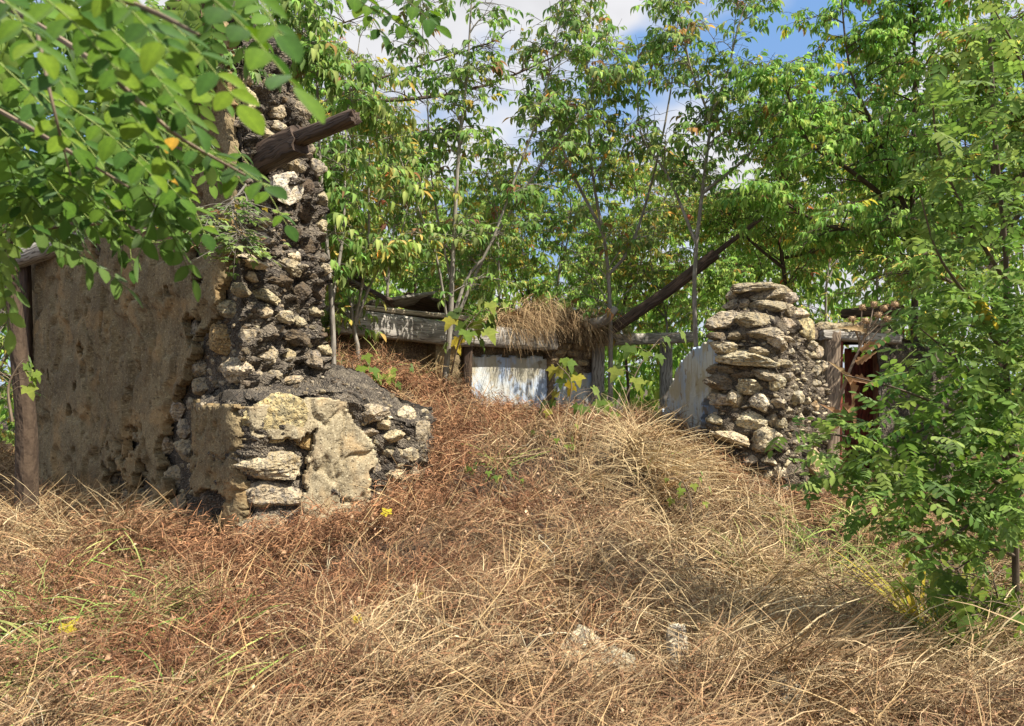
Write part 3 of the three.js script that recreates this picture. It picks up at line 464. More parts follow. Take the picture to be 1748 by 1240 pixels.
// ------------------------------------------------------------------ the back wall of the ruin: lintel beam, limewashed niche, rubble courses
{
  const A = at(566, 545, 9.4), B = at(941, 580, 11.7), e = V(B.x - A.x, 0, B.z - A.z), L = e.length(); e.normalize();
  const n = V(-e.z, 0, e.x); if (n.dot(EYE.clone().sub(A)) < 0) n.negate(); const inn = n.clone().negate();
  const sAt = (px) => { const p = onPlane(px, 600, A, n); return p.clone().sub(A).dot(e); };
  const pt = (s, w, y) => A.clone().addScaledVector(e, s).addScaledVector(inn, w).setY(y);
  const g = thing('back_wall', 'low rubble back wall with a limewashed niche under the long grey beam', 'wall', pt(L * 0.7, 0, 1), null, 'thing');
  const q = (s, w) => { const p = pt(s, w, 0); return [p.x, p.z]; };
  // body behind the beam and niche (a thick wall; its front is set back where the niche is)
  const s0 = -0.6, sN0 = sAt(806), sN1 = sAt(942), sE = sAt(1012);
  const yT = (s) => lerp(A.y, B.y, s / L);
  const body = mass({ foot: () => [q(s0, 0.22), q(sN0, 0.22), q(sN1 + 0.1, 0.22), q(sE, 0.22), q(sE, 0.7), q(s0, 0.7)], y0: 0.4, topY: (x, z) => { const s = (x - A.x) * e.x + (z - A.z) * e.z; return yT(s) + 0.12 + 0.05 * fbm(x * 3, 1, z * 3, 2); }, step: 0.06, rough: (x, y, z) => roughEarth(0.05, 22)(x, y, z) });
  const bm = worldMesh('earth_core', body, mat(earthMap, earthBump, 0.03, 1, { color: new THREE.Color(2, 1.75, 1.4) }), g); g.updateMatrixWorld(true);
  const pier = (s, s2, y, y2, nm) => worldMesh(nm, mass({ foot: () => [q(s, 0.02), q(s2, 0.02), q(s2, 0.4), q(s, 0.4)], y0: y, topY: () => y2, step: 0.04, rough: (x, yy, z) => roughEarth(0.05, 33)(x, yy, z) }), M.plaster, g);
  pier(sAt(745), sAt(786), 0.6, yT(sAt(760)) - 0.1, 'plaster_pier');
  pier(sN1 + 0.02, sE, 0.6, yT(sN1) + 0.16, 'rubble_pier').material = bm.material;
  // limewash coat in the niche and on the pier beside it
  const coat = (sa, sb, y0, y1, w, seed, nm) => { const front = (s, y) => pt(s, w + 0.012 * fbm(s * 3 + seed, y * 3, 1, 3), y); return worldMesh(nm, skin({ u0: sa, u1: sb, v0: y0, v1: y1, step: 0.03, front, n, thick: 0.06, uvs: 0.6, keep: (s, y) => y < y1 - 0.03 + 0.06 * fbm(s * 4, y, seed, 3) && s > sa + 0.05 + 0.06 * fbm(y * 5, seed, 1, 3) }), M.lime, g); };
  coat(sN0, sN1 + 0.1, 0.7, yT(sN1) - 0.24, 0.13, 1, 'niche_limewash').userData.label = 'blue white limewash inside the niche';
  coat(sN1 + 0.02, sE, 0.7, yT(sE) - 0.46, -0.01, 5, 'pier_limewash').userData.label = 'bluish limewash beside the niche';
  // the low pale patch that peers through the weeds
  coat(sAt(690), sAt(742), 0.9, at(720, 668, 10).y, 0.0, 9, 'low_limewash');
  // rubble courses above the pier
  const S = [];
  for (const [x, y, w, h] of [[955, 577, 26, 10], [978, 575, 24, 9], [1000, 579, 22, 10], [948, 590, 18, 11], [966, 592, 22, 11], [988, 590, 24, 12], [1006, 594, 16, 12], [955, 604, 24, 11], [979, 604, 26, 11], [1002, 607, 20, 11], [948, 616, 18, 9], [968, 617, 24, 10], [992, 619, 26, 10], [958, 566, 24, 8], [984, 564, 26, 8], [1005, 567, 20, 8], [1016, 585, 14, 10]]) { S.push([x, y, w, h]); stone(g, g.children[2], x, y, w, h, 0, [0.95, 0.8, 0.6], 0.7, 12.1, 0.1); }
  for (const [x, y, w, h] of [[755, 632, 30, 14], [785, 640, 30, 16], [770, 655, 36, 16], [800, 660, 26, 16], [790, 625, 20, 12], [745, 650, 26, 12]]) stone(g, bm, x, y, w, h, 0, MID, 0.7, 10.7, -0.6);
  solids.push([q(s0, 0.1), q(sE, 0.1), q(sE, 0.8), q(s0, 0.8)]);

  const beam = thing('lintel_beam', 'long grey weathered beam lying along the top of the back wall', 'beam', at(750, 560, 10.5));
  worldMesh('lower_plank', timber(at(560, 546, 9.3), at(800, 574, 10.75), 0.22, 0.31, { seed: 21, wear: 0.008, round: 0.12, jag: 0.1 }), M.wood, beam);
  worldMesh('lower_plank', timber(at(798, 572, 10.72), at(942, 582, 11.75), 0.24, 0.29, { seed: 22, wear: 0.008, round: 0.12 }), M.wood, beam);
  worldMesh('upper_plank', timber(at(566, 522, 9.5), at(792, 545, 10.8), 0.3, 0.07, { seed: 23, wear: 0.015, round: 0.2, jag: 0.2 }), mat(woodMap, woodBump, 0.008, 0.9, { color: new THREE.Color(1.5, 1.36, 1.1) }), beam);
  const jam = thing('dark_post', 'short dark wooden post on the left edge of the niche', 'post', at(800, 600, 10.8));
  worldMesh('post_shaft', timber(at(796, 690, 10.8), at(799, 575, 10.75), 0.13, 0.13, { seed: 25, wear: 0.02 }), M.charred, jam);
  // loose boards and roof rubble on the beam
  const bd = (px, py, d, px2, py2, d2, w, h, m, label, name = 'loose_board') => { const t = thing(name, label, 'board', at((px + px2) / 2, (py + py2) / 2, (d + d2) / 2)); worldMesh('plank', timber(at(px, py, d), at(px2, py2, d2), w, h, { seed: px, wear: 0.02, round: 0.2, jag: 0.15, roll: 0.3 }), m, t); return t; };
  bd(572, 470, 10.4, 668, 516, 10.2, 0.16, 0.07, M.charred, 'dark broken board sloping down beside the tall wall end');
  bd(625, 524, 10.2, 730, 508, 10.9, 0.4, 0.05, M.wood, 'curled grey board lying on the beam, nearest the tall wall');
  bd(690, 512, 10.9, 775, 532, 11, 0.5, 0.06, M.charred, 'dark bent board on the beam left of the forked sapling');
  bd(585, 466, 10.6, 620, 480, 10.6, 0.3, 0.12, M.charred, 'black stub of timber showing past the tall wall end');
  bd(1000, 548, 12.1, 1052, 556, 11.9, 0.12, 0.1, M.wood, 'pale broken board at the foot of the fallen log');

  // wooden door frame standing behind the heap
  const df = thing('door_frame', 'grey empty wooden door frame right of the limewashed niche', 'frame', at(1080, 700, 12.6));
  worldMesh('post', timber(at(1020, 760, 12.2), at(1021, 578, 12.2), 0.2, 0.16, { seed: 31, wear: 0.006, round: 0.1 }), M.wood, df);
  worldMesh('post', timber(at(1137, 760, 13.0), at(1137, 572, 13.0), 0.2, 0.16, { seed: 32, wear: 0.006, round: 0.1 }), M.wood, df);
  worldMesh('lintel', timber(at(1008, 582, 12.05), at(1178, 576, 13.15), 0.2, 0.18, { seed: 33, wear: 0.008, round: 0.1 }), M.wood, df);

  // fallen rafter that climbs to the right, and the pale root by its foot
  const fr = thing('fallen_rafter', 'dark fallen rafter leaning up from the back wall into the trees', 'log', at(1045, 562, 11.9));
  worldMesh('rafter_shaft', timber(at(1030, 572, 11.9), at(1222, 434, 11.4), 0.13, 0.16, { seed: 41, wear: 0.02, round: 0.7, bend: -0.03 }), M.charred, fr);
  worldMesh('rafter_end', timber(at(1217, 437, 11.42), at(1300, 372, 11.2), 0.07, 0.08, { seed: 42, wear: 0.02, round: 0.7, taper: 0.7 }), M.charred, fr);
  const rt = thing('dead_branch', 'short curved dead branch lying on the back wall below the rafter', 'branch', at(1020, 550, 11.7));
  { const mb = new MB(); mb.tube(curve([at(984, 540, 11.8), at(1005, 552, 11.7), at(1030, 548, 11.6), at(1052, 526, 11.6)], 14), Array.from({ length: 15 }, (_, i) => 0.05 + 0.03 * Math.sin(i / 14 * 3.1)), 8); worldMesh('limb', mb.geo(), M.bark, rt); }
}

// ------------------------------------------------------------------ doorway behind the pillar on the right
{
  const dw = thing('doorway_wall', 'stone capped doorway wall with a brown post right of the pillar', 'wall', at(1450, 700, 9.6), null, 'thing');
  const O = dw.position;
  const f = [xz(1500, 9.4), xz(1600, 10.2), xz(1640, 10.8), xz(1520, 10.6)], f2 = [xz(1388, 9.2), xz(1528, 9.5), xz(1545, 10.4), xz(1400, 10.4)];
  const yb = at(1450, 590, 9.4).y, ytp = at(1450, 556, 9.4).y;
  worldMesh('roof_slab', mass({ foot: () => f2, y0: yb + 0.06, topY: (x, z) => ytp + 0.06 * fbm(x * 4, 1, z * 4, 2), step: 0.035, rough: roughEarth(0.08, 51) }), mat(earthMap, earthBump, 0.03, 1, { color: new THREE.Color(1.6, 1.5, 1.35) }), dw);
  worldMesh('earth_core', mass({ foot: () => f, y0: 0.1, topY: () => yb + 0.1, step: 0.06, rough: roughEarth(0.08, 52) }), M.earth, dw);
  dw.updateMatrixWorld(true); const slab = dw.children[0];
  for (const [x, y, w, h, rl] of [[1408, 552, 40, 14, 3], [1440, 548, 36, 16, -4], [1472, 552, 40, 14, 6], [1420, 564, 44, 12, 0], [1462, 566, 40, 12, 0], [1500, 556, 30, 14, 0], [1428, 540, 30, 12, 0], [1490, 542, 34, 12, 4], [1512, 566, 24, 12, 0]]) stone(dw, slab, x, y, w, h, rl, MID, 0.8, 9.5, 0.1);
  worldMesh('door_post', timber(at(1414, 800, 9.3), at(1417, 566, 9.3), 0.2, 0.22, { seed: 55, wear: 0.006, round: 0.1 }), M.postWood, dw);
  worldMesh('red_edge', timber(at(1431, 790, 9.42), at(1434, 566, 9.42), 0.05, 0.1, { seed: 56, wear: 0.004, round: 0.1 }), M.redPaint, dw);
  worldMesh('head_beam', timber(at(1398, 572, 9.25), at(1530, 580, 9.6), 0.2, 0.12, { seed: 57, wear: 0.012, round: 0.2 }), M.wood, dw);
  worldMesh('door_post', timber(at(1506, 800, 9.9), at(1504, 578, 9.9), 0.16, 0.16, { seed: 58, wear: 0.006, round: 0.1 }), mat(woodMap, woodBump, 0.006, 0.85, { color: new THREE.Color(0.6, 0.3, 0.22) }), dw);
  const dr = thing('red_door', 'faded dark red plank door hanging in the doorway behind the dead burdock', 'door', at(1475, 800, 10.0), null, 'thing');
  for (let k = 0; k < 5; k++) worldMesh('plank', timber(at(1449 + k * 12.5, 800, 10.02 + k * 0.03), at(1448 + k * 12.5, 596 + (k % 2) * 6, 10.02 + k * 0.03), 0.09, 0.03, { seed: 60 + k, wear: 0.004, round: 0.1 }), M.redPaint, dr);
  worldMesh('crossbar', timber(at(1444, 648, 9.96), at(1508, 652, 10.1), 0.03, 0.11, { seed: 66, wear: 0.006, round: 0.1 }), M.redPaint, dr);
  const be = thing('beam_stump', 'dark round beam end on the doorway roof right of the pillar', 'beam', at(1500, 532, 9.5));
  worldMesh('beam_shaft', timber(at(1440, 536, 10.0), at(1537, 529, 9.3), 0.13, 0.12, { seed: 71, wear: 0.02, round: 0.8 }), M.charred, be);
  solids.push(f, f2);
}

// ------------------------------------------------------------------ stones lying in the grass
{
  const rock = (px, py, d, w, h, seed, tone, label, lift = 0.3) => { const p = at(px, py, d); p.y = hAt(p.x, p.z) + h * lift + 0.015; const t = thing('loose_rock', label, 'rock', p, null, 'thing'); const m = new THREE.Mesh(rockGeo(seed, w / 2, h / 2, w * 0.4, 8, tone), M.stone); m.name = numbered('rock_body'); m.castShadow = m.receiveShadow = true; m.rotation.y = seed; t.add(m); };
  rock(995, 1128, 3.95, 0.26, 0.2, 801, [1.05, 1, 0.9], 'pale flat rock, topmost of the rocks near the bottom middle', 0.7);
  rock(1000, 1185, 3.7, 0.24, 0.18, 802, [0.95, 0.92, 0.75], 'large mossy pale rock below the flat one', 0.6);
  rock(1050, 1155, 3.85, 0.24, 0.16, 803, [0.75, 0.75, 0.7], 'grey broken rock right of the pale pair', 0.5);
  rock(1155, 1130, 3.95, 0.1, 0.22, 804, [1.1, 1.1, 1.1], 'narrow white rock standing on edge among the straw', 0.5);
  rock(1268, 1108, 4.05, 0.2, 0.16, 805, [0.7, 0.68, 0.66], 'small grey rock under the dark straw', 0.5);
  rock(1330, 1215, 3.6, 0.34, 0.14, 806, [0.8, 0.8, 0.78], 'broad grey slab rock at the bottom edge', 0.5);
  rock(1318, 862, 7.3, 0.2, 0.16, 807, PALE, 'pale rock fallen at the foot of the pillar', 0.4);
  rock(1275, 880, 7.1, 0.16, 0.12, 808, MID, 'small rock fallen left of the pillar foot', 0.4);
}

// ------------------------------------------------------------------ dry grass
function bladeClump(seed, n, o) {
  const r = rng(seed), mb = new MB();
  for (let k = 0; k < n; k++) {
    const az = o.aim !== undefined && r() < o.aligned ? o.aim + (r() - 0.5) * 0.7 : r() * 6.2832, len = lerp(o.len[0], o.len[1], r()), e0 = lerp(o.rise[0], o.rise[1], r()), e1 = lerp(o.end[0], o.end[1], r());
    const rr = o.rad * Math.sqrt(r()), a0 = r() * 6.28; let p = V(Math.cos(a0) * rr, (o.y0 || 0) + r() * (o.lift || 0), Math.sin(a0) * rr), az2 = az;
    const wd = lerp(o.w[0], o.w[1], r()), seg = o.seg || 4, col = o.cols[Math.floor(r() * o.cols.length)], kk = 0.7 + r() * 0.6, tw = r() * 3.14, bend = (r() - 0.5) * (o.wig || 0.5), kink = r() < 0.4 ? Math.floor(1 + r() * (seg - 1)) : -1;
    let prev = null;
    for (let s = 0; s <= seg; s++) {
      const t = s / seg; let e = lerp(e0, e1, Math.pow(t, 0.8)); if (kink === s) { az2 += (r() - 0.5) * 2.2; e -= r() * 0.8; } az2 += bend / seg * 2;
      const d = V(Math.cos(az2) * Math.cos(e), Math.sin(e), Math.sin(az2) * Math.cos(e)), side = d.clone().cross(V(Math.sin(tw), 0.9, Math.cos(tw))).normalize(), w = wd * (1 - 0.75 * t * t) * 0.5;
      const c = [col[0] * kk, col[1] * kk, col[2] * kk], a = mb.v(p.x - side.x * w, p.y - side.y * w, p.z - side.z * w, 0, 0, c), b = mb.v(p.x + side.x * w, p.y + side.y * w, p.z + side.z * w, 0, 0, c);
      if (prev) mb.i.push(prev[0], prev[1], b, prev[0], b, a);
      prev = [a, b]; p.addScaledVector(d, len / seg);
    }
  }
  return mb.geo();
}
const STRAW = [[1, 0.88, 0.66], [0.9, 0.76, 0.54], [0.7, 0.55, 0.38], [1.08, 1, 0.8], [0.5, 0.38, 0.26], [0.85, 0.74, 0.55]];
const RUST = [[0.72, 0.5, 0.34], [0.52, 0.35, 0.24], [0.95, 0.74, 0.52], [0.36, 0.24, 0.16], [0.8, 0.62, 0.46], [1.05, 0.9, 0.68]];
const clumps = {
  tuft: [7, 8, 9].map((s) => bladeClump(s, 40, { aim: 0, aligned: 0.7, len: [0.28, 0.7], rise: [0.5, 1.35], end: [-0.6, 0.7], rad: 0.08, w: [0.004, 0.009], cols: STRAW, seg: 5, wig: 0.6 })),
  stem: [10, 11].map((s) => bladeClump(s, 9, { aim: 0, aligned: 0.3, len: [0.35, 0.9], rise: [0.2, 1.45], end: [-0.6, 0.9], rad: 0.14, w: [0.004, 0.008], cols: STRAW, seg: 6, wig: 1.2 })),
  green: [12, 13].map((s) => bladeClump(s, 26, { len: [0.16, 0.42], rise: [0.3, 1.3], end: [-0.8, 0.4], rad: 0.09, w: [0.004, 0.009], cols: [[0.24, 0.36, 0.09], [0.34, 0.42, 0.12], [0.5, 0.5, 0.2], [0.2, 0.3, 0.08]], seg: 5, wig: 0.8 })),
  weed: [16, 17, 18].map((s) => { const r = rng(s), mb = new MB(), rb = (p, d, len, w, c, seg) => { let prev = null, q = p.clone(), pts = []; const tw = r() * 6; for (let k = 0; k <= seg; k++) { const sd = d.clone().cross(V(Math.sin(tw), 0.4, Math.cos(tw))).normalize().multiplyScalar(w * (1 - 0.6 * k / seg) / 2), a = mb.v(q.x - sd.x, q.y - sd.y, q.z - sd.z, 0, 0, c), b = mb.v(q.x + sd.x, q.y + sd.y, q.z + sd.z, 0, 0, c); if (prev) mb.i.push(prev[0], prev[1], b, prev[0], b, a); prev = [a, b]; pts.push(q.clone()); d.add(V((r() - 0.5) * 0.5, (r() - 0.6) * 0.35, (r() - 0.5) * 0.5)).normalize(); q.addScaledVector(d, len / seg); } return pts; };
    for (let k = 0; k < 13; k++) { const az = r() * 6.28, q0 = 0.6 + r() * 0.6, c = RUST[Math.floor(r() * 6)].map((x) => x * q0), pts = rb(V((r() - 0.5) * 0.16, 0, (r() - 0.5) * 0.16), V(Math.cos(az) * 0.5, 0.9, Math.sin(az) * 0.5).normalize(), 0.12 + r() * 0.24, 0.0035, c, 6); for (let m = 1; m <= 6; m++) for (let b = 0; b < 4; b++) { const e = r() * 6.28, q1 = 0.7 + r() * 0.6; rb(pts[m].clone(), V(Math.cos(e), (r() - 0.4) * 1.2, Math.sin(e)).normalize(), 0.02 + r() * 0.045, 0.0025 + r() * 0.0045, c.map((x) => x * q1), 2); } } return mb.geo(); }),
  hang: [14, 15].map((s) => bladeClump(s, 60, { aim: 0, aligned: 0.75, len: [0.25, 0.6], rise: [-0.2, 1.0], end: [-1.7, -0.9], rad: 0.14, lift: 0.08, w: [0.003, 0.006], cols: STRAW, seg: 6, wig: 0.7 })),
};
function litterGeo(seed) { // a dry curled leaf
  const r = rng(seed), mb = new MB(), L = 0.034, Wd = 0.018, c0 = 0.6 + r() * 0.5, rows = [];
  for (let k = 0; k <= 4; k++) { const t = k / 4, w = Wd * Math.sin(Math.PI * Math.pow(t, 0.8) + 0.02) * 0.5, y = c0 * L * 0.9 * (t - 0.5) ** 2 * 2, row = []; for (let s = -1; s <= 1; s++) row.push(mb.v((t - 0.5) * L, y + Math.abs(s) * w * (0.5 + r() * 0.9), s * w, 0, 0, [1, 0.9 + r() * 0.1, 0.85 + r() * 0.15])); rows.push(row); }
  for (let k = 0; k < 4; k++) for (let s = 0; s < 2; s++) mb.i.push(rows[k][s], rows[k][s + 1], rows[k + 1][s + 1], rows[k][s], rows[k + 1][s + 1], rows[k + 1][s]);
  return mb.geo();
}
function scatter(name, geo, material, list, parent = scene) { // list of {p, q, s, c}
  const m = new THREE.InstancedMesh(geo, material, list.length), mt = new THREE.Matrix4(), c = new THREE.Color(); m.name = numbered(name); m.castShadow = m.receiveShadow = true;
  list.forEach((o, k) => { mt.compose(o.p, o.q, o.s.isVector3 ? o.s : V(o.s, o.s, o.s)); m.setMatrixAt(k, mt); c.setRGB(...o.c); m.setColorAt(k, c); });
  parent.add(m); m.userData.kind = 'stuff'; return m;
}
const slopeQ = (x, z, yaw, tilt = 1) => { const e = 0.12, n = V((hAt(x - e, z) - hAt(x + e, z)) * tilt, 2 * e, (hAt(x, z - e) - hAt(x, z + e)) * tilt).normalize(); return new THREE.Quaternion().setFromUnitVectors(UPV, n).multiply(new THREE.Quaternion().setFromAxisAngle(UPV, yaw)); };
{
  const r = rng(2024), L = { weed: [[], [], []], tuft: [[], [], []], stem: [[], []], green: [[], []] }, litter = [];
  const blob = (px, py, d, R) => { const p = at(px, py, d); return [p.x, p.z, R]; }, near = (x, z, B) => B.reduce((s, b) => Math.max(s, Math.exp(-((x - b[0]) ** 2 + (z - b[1]) ** 2) / (b[2] * b[2]))), 0);
  const paleB = [blob(1180, 830, 7.2, 0.9), blob(1060, 800, 7.2, 0.8), blob(1300, 980, 5.6, 0.9), blob(1600, 1180, 4.1, 0.9), blob(1150, 1000, 5.4, 0.8), blob(100, 860, 6.4, 0.6), blob(1250, 1150, 4.1, 0.5), blob(700, 1150, 4.0, 0.5)];
  const rustB = [blob(640, 850, 6, 0.7), blob(800, 700, 8.2, 1.3), blob(680, 650, 8.8, 1.2), blob(200, 1000, 5.4, 1.1), blob(450, 960, 5.5, 0.8), blob(760, 800, 7, 0.8), blob(850, 880, 6.3, 0.7), blob(300, 1150, 4, 1), blob(600, 1000, 5, 0.9), blob(1420, 920, 7.5, 0.8), blob(20, 830, 7, 0.8), blob(900, 700, 9, 1.4), blob(1040, 720, 9, 1.0)];
  const greenB = [blob(60, 1120, 4.3, 0.8), blob(0, 1200, 3.8, 0.7), blob(1690, 1000, 5.5, 0.8), blob(1620, 960, 6, 0.6), blob(1730, 1060, 4.9, 0.5), blob(960, 770, 7.5, 0.3), blob(1180, 870, 6.8, 0.25), blob(1400, 950, 6.3, 0.4), blob(1640, 930, 7, 0.8), blob(870, 810, 7, 0.3), blob(640, 640, 9, 0.5), blob(1000, 700, 8.6, 0.3), blob(1740, 1140, 4.4, 0.5), blob(1500, 900, 7.5, 0.6), blob(1280, 940, 6, 0.25)];
  const tuftB = [blob(1500, 1150, 4.3, 0.9), blob(1650, 1180, 4.1, 0.8), blob(1200, 1120, 4.2, 0.5), blob(1250, 950, 6, 0.6), blob(60, 850, 6.8, 0.9), blob(1120, 800, 7.4, 0.8), blob(1350, 1200, 3.8, 0.6), blob(180, 890, 6.2, 0.4)];
  const place = (count, fn) => { for (let k = 0; k < count; k++) {
    const d = Math.sqrt(lerp(2.2 * 2.2, 13 * 13, r())), x = (r() * 2 - 1) * (0.70 * d + 0.5), z = -d;
    if (r() < 0.35 * sstep(5, 11, d) || solids.some((P) => inPoly(x, z, P))) continue;
    const pale = near(x, z, paleB), rust = near(x, z, rustB), gr = near(x, z, greenB), tf = near(x, z, tuftB), nz = fbm(x * 1.3, 4, z * 1.3, 3);
    const base = mixc([0.39, 0.295, 0.20], [0.53, 0.455, 0.33], clamp(pale + 0.5 * nz)), rc = mixc([0.36, 0.265, 0.185], [0.32, 0.185, 0.115], clamp(rust * 0.8 + nz)), v = (0.78 + 0.4 * r()) * (1 + 0.4 * fbm(x * 4, 9, z * 4, 2));
    const go = (kind, list, c, yaw, sc, dy = -0.02) => L[kind][Math.floor(r() * list)].push({ p: V(x, hAt(x, z) + dy, z), q: slopeQ(x, z, yaw), s: sc, c: [c[0] * v, c[1] * v, c[2] * v] });
    fn({ d, x, z, pale, rust, gr, tf, nz, base, rc, go, s: 0.75 + r() * 0.5 });
  } };
  // the mat itself: every straw follows the slope under it
  const bake = (count, seg) => { const mk = () => ({ p: [], c: [], i: [] }), out = { mat: mk(), fine: mk() };
    for (let k = 0; k < count; k++) {
      const d = 2.25 + 10.5 * Math.pow(r(), 1.25), x = (r() * 2 - 1) * (0.70 * d + 0.4), z = -d; if (solids.some((P) => inPoly(x, z, P))) continue;
      const n3 = fbm(x * 2.1 + 5, 13, z * 2.1, 2); if (r() < 0.75 * sstep(0.0, 0.32, -n3)) continue; const pale = near(x, z, paleB), rust = near(x, z, rustB), nz = fbm(x * 1.3, 4, z * 1.3, 2), n2 = fbm(x * 3.5, 9, z * 3.5, 2), fine = r() < clamp(0.52 + 0.5 * rust - 0.3 * pale + 0.5 * nz + 0.5 * n2);
      const flow = -Math.atan2(1.0, 1.6 + x * 0.5) + 2.6 * fbm(x * 0.6, 20, z * 0.6, 2), o = out[fine ? 'fine' : 'mat'], cs = fine ? RUST : STRAW, q = cs[Math.floor(r() * 6)];
      const bc = fine ? mixc([0.36, 0.265, 0.185], [0.32, 0.185, 0.115], clamp(rust * 0.8 + nz)) : mixc([0.39, 0.295, 0.20], [0.53, 0.455, 0.33], clamp(pale + 0.5 * nz)), kk = (0.45 + r() * 0.9) * (1 + 0.35 * n2), cr = bc[0] * q[0] * kk, cg = bc[1] * q[1] * kk, cb = bc[2] * q[2] * kk;
      let az = fine || r() > 0.5 ? r() * 6.2832 : flow + (r() - 0.5) * 0.8, e0 = fine ? lerp(-0.2, 1.3, r()) : lerp(-0.1, 0.75, r()), e1 = fine ? lerp(-0.9, 0.7, r()) : lerp(-0.7, 0.2, r());
      const len = fine ? lerp(0.07, 0.27, r()) : lerp(0.12, 0.6, r() * r() + 0.08), w0 = (fine ? lerp(0.0025, 0.006, r()) : lerp(0.003, 0.0085, r() * r())) * (0.8 + 0.05 * d), kink = r() < 0.35 ? 1 + Math.floor(r() * (seg - 1)) : -1, wig = (r() - 0.5) * (fine ? 2.2 : 1) / seg * 2, tw = r() * 6.28, e = 0.1;
      const gx = (hAt(x + e, z) - hAt(x - e, z)) / (2 * e), gz = (hAt(x, z + e) - hAt(x, z - e)) / (2 * e), lift = Math.max(0, 0.19 * r() * (1 + 2.4 * n3));
      let X = x, Y = hAt(x, z) - 0.02 + lift, Z = z; const b = o.p.length / 3;
      for (let s = 0; s <= seg; s++) {
        const t = s / seg; let el = lerp(e0, e1, t); if (kink === s) { az += (r() - 0.5) * 2; el -= r() * 0.7; } az += wig;
        const ch = Math.cos(el), dx = Math.cos(az) * ch, dz = Math.sin(az) * ch, dy = Math.sin(el) + gx * dx + gz * dz;
        let sx = dy * Math.cos(tw) - dz * 0.9, sy = dz * Math.sin(tw) - dx * Math.cos(tw), sz = dx * 0.9 - dy * Math.sin(tw); const l = Math.hypot(sx, sy, sz) || 1, w = w0 * 0.5 * (1 - 0.6 * t) / l; sx *= w; sy *= w; sz *= w;
        if (s < seg) { o.p.push(X - sx, Y - sy, Z - sz, X + sx, Y + sy, Z + sz); o.c.push(cr, cg, cb, cr, cg, cb); } else { o.p.push(X, Y, Z); o.c.push(cr, cg, cb); }
        if (s) { const a = b + (s - 1) * 2; if (s < seg) o.i.push(a, a + 1, a + 3, a, a + 3, a + 2); else o.i.push(a, a + 1, a + 2); }
        X += dx * len / seg; Y += dy * len / seg; Z += dz * len / seg;
      }
    }
    return out; };
  const baked = bake(240000, 3);
  place(7000, (o) => { if (o.d > 3.6 && r() < 0.13 * o.rust) o.go('weed', 3, o.rc, r() * 6.28, o.s); else if (r() < 0.55 * o.gr * (o.z < -6.2 && o.x < 2.2 ? 0.35 : 1)) o.go('green', 2, [0.75, 0.8, 0.6], r() * 6.28, o.s * 1.35); else if (r() < 0.26) o.go('stem', 2, mixc(o.base, [0.55, 0.45, 0.28], 0.6), r() * 6.28, o.s * 0.8); });
  for (const [x0, y0, d0, x1, y1, d1, n] of [[425, 925, 5.55, 735, 880, 6.3, 44], [60, 850, 7.0, 300, 935, 6.0, 44], [300, 945, 5.9, 430, 935, 5.6, 26], [740, 860, 6.6, 760, 720, 7.6, 40], [690, 690, 8.0, 900, 720, 9, 40], [820, 720, 9.2, 1120, 730, 9.0, 60], [1225, 800, 7.6, 1400, 890, 7.8, 40], [580, 650, 8.2, 720, 650, 9.0, 50]]) for (let k = 0; k < n; k++) { const t = r(), p = at(lerp(x0, x1, t), lerp(y0, y1, t), lerp(d0, d1, t)), x = p.x + (r() - 0.5) * 0.3, z = p.z + (r() - 0.2) * 0.35; if (solids.some((P) => inPoly(x, z, P))) continue; const v = 0.7 + r() * 0.6; L.weed[k % 3].push({ p: V(x, hAt(x, z), z), q: slopeQ(x, z, r() * 6.28), s: 0.7 + r() * 0.5, c: [0.46 * v, 0.31 * v, 0.21 * v] }); }
  place(7000, (o) => { if (r() < 0.75 * o.tf * o.tf) o.go('tuft', 3, mixc(o.base, [0.6, 0.52, 0.36], 0.4), -0.6 + (r() - 0.5) * 1.6, o.s * (0.75 + 0.3 * o.tf)); });
  place(16000, (o) => { if (o.d < 9) litter.push({ p: V(o.x, hAt(o.x, o.z) + 0.04 + r() * 0.16, o.z), q: new THREE.Quaternion().setFromEuler(new THREE.Euler(r() * 6, r() * 6, r() * 6)), s: 0.6 + r() * r() * 1.3, c: mixc([0.36, 0.22, 0.12], [0.70, 0.54, 0.34], r() * r()) }); });
  { // long pale stalks lying bent over the mat
    const mb = new MB(); for (let k = 0; k < 130; k++) { const d = 2.8 + 5.5 * r(), x = (r() * 2 - 1) * 0.7 * d, z = -d; if (solids.some((P) => inPoly(x, z, P))) continue; let az = r() * 6.28, el = r() * 0.9, q = V(x, hAt(x, z) + 0.05, z); const pts = [], n = 9, L = 0.35 + r() * 0.6, c = mixc([0.45, 0.36, 0.2], [0.78, 0.7, 0.48], r()), n0 = mb.n; for (let s = 0; s <= n; s++) { pts.push(q); el -= 0.12 + r() * 0.22; if (r() < 0.12) az += (r() - 0.5) * 1.6; az += (r() - 0.5) * 0.25; q = q.clone().add(V(Math.cos(az) * Math.cos(el), Math.sin(el), Math.sin(az) * Math.cos(el)).multiplyScalar(L / n)); q.y = Math.max(q.y, hAt(q.x, q.z) + 0.1 + 0.05 * r()); } const R0 = 0.0018 + r() * 0.0022; mb.tube(pts, pts.map((_, i) => R0 * (1 - 0.06 * i)), 5, false); while (mb.c.length / 3 < mb.n) mb.c.push(...c); void n0; }
    tag(mesh('dry_stalks', mb.geo(), M.straw), 'long thin bent dry stalks lying over the straw', 'stalks', null, 'stuff');
  }
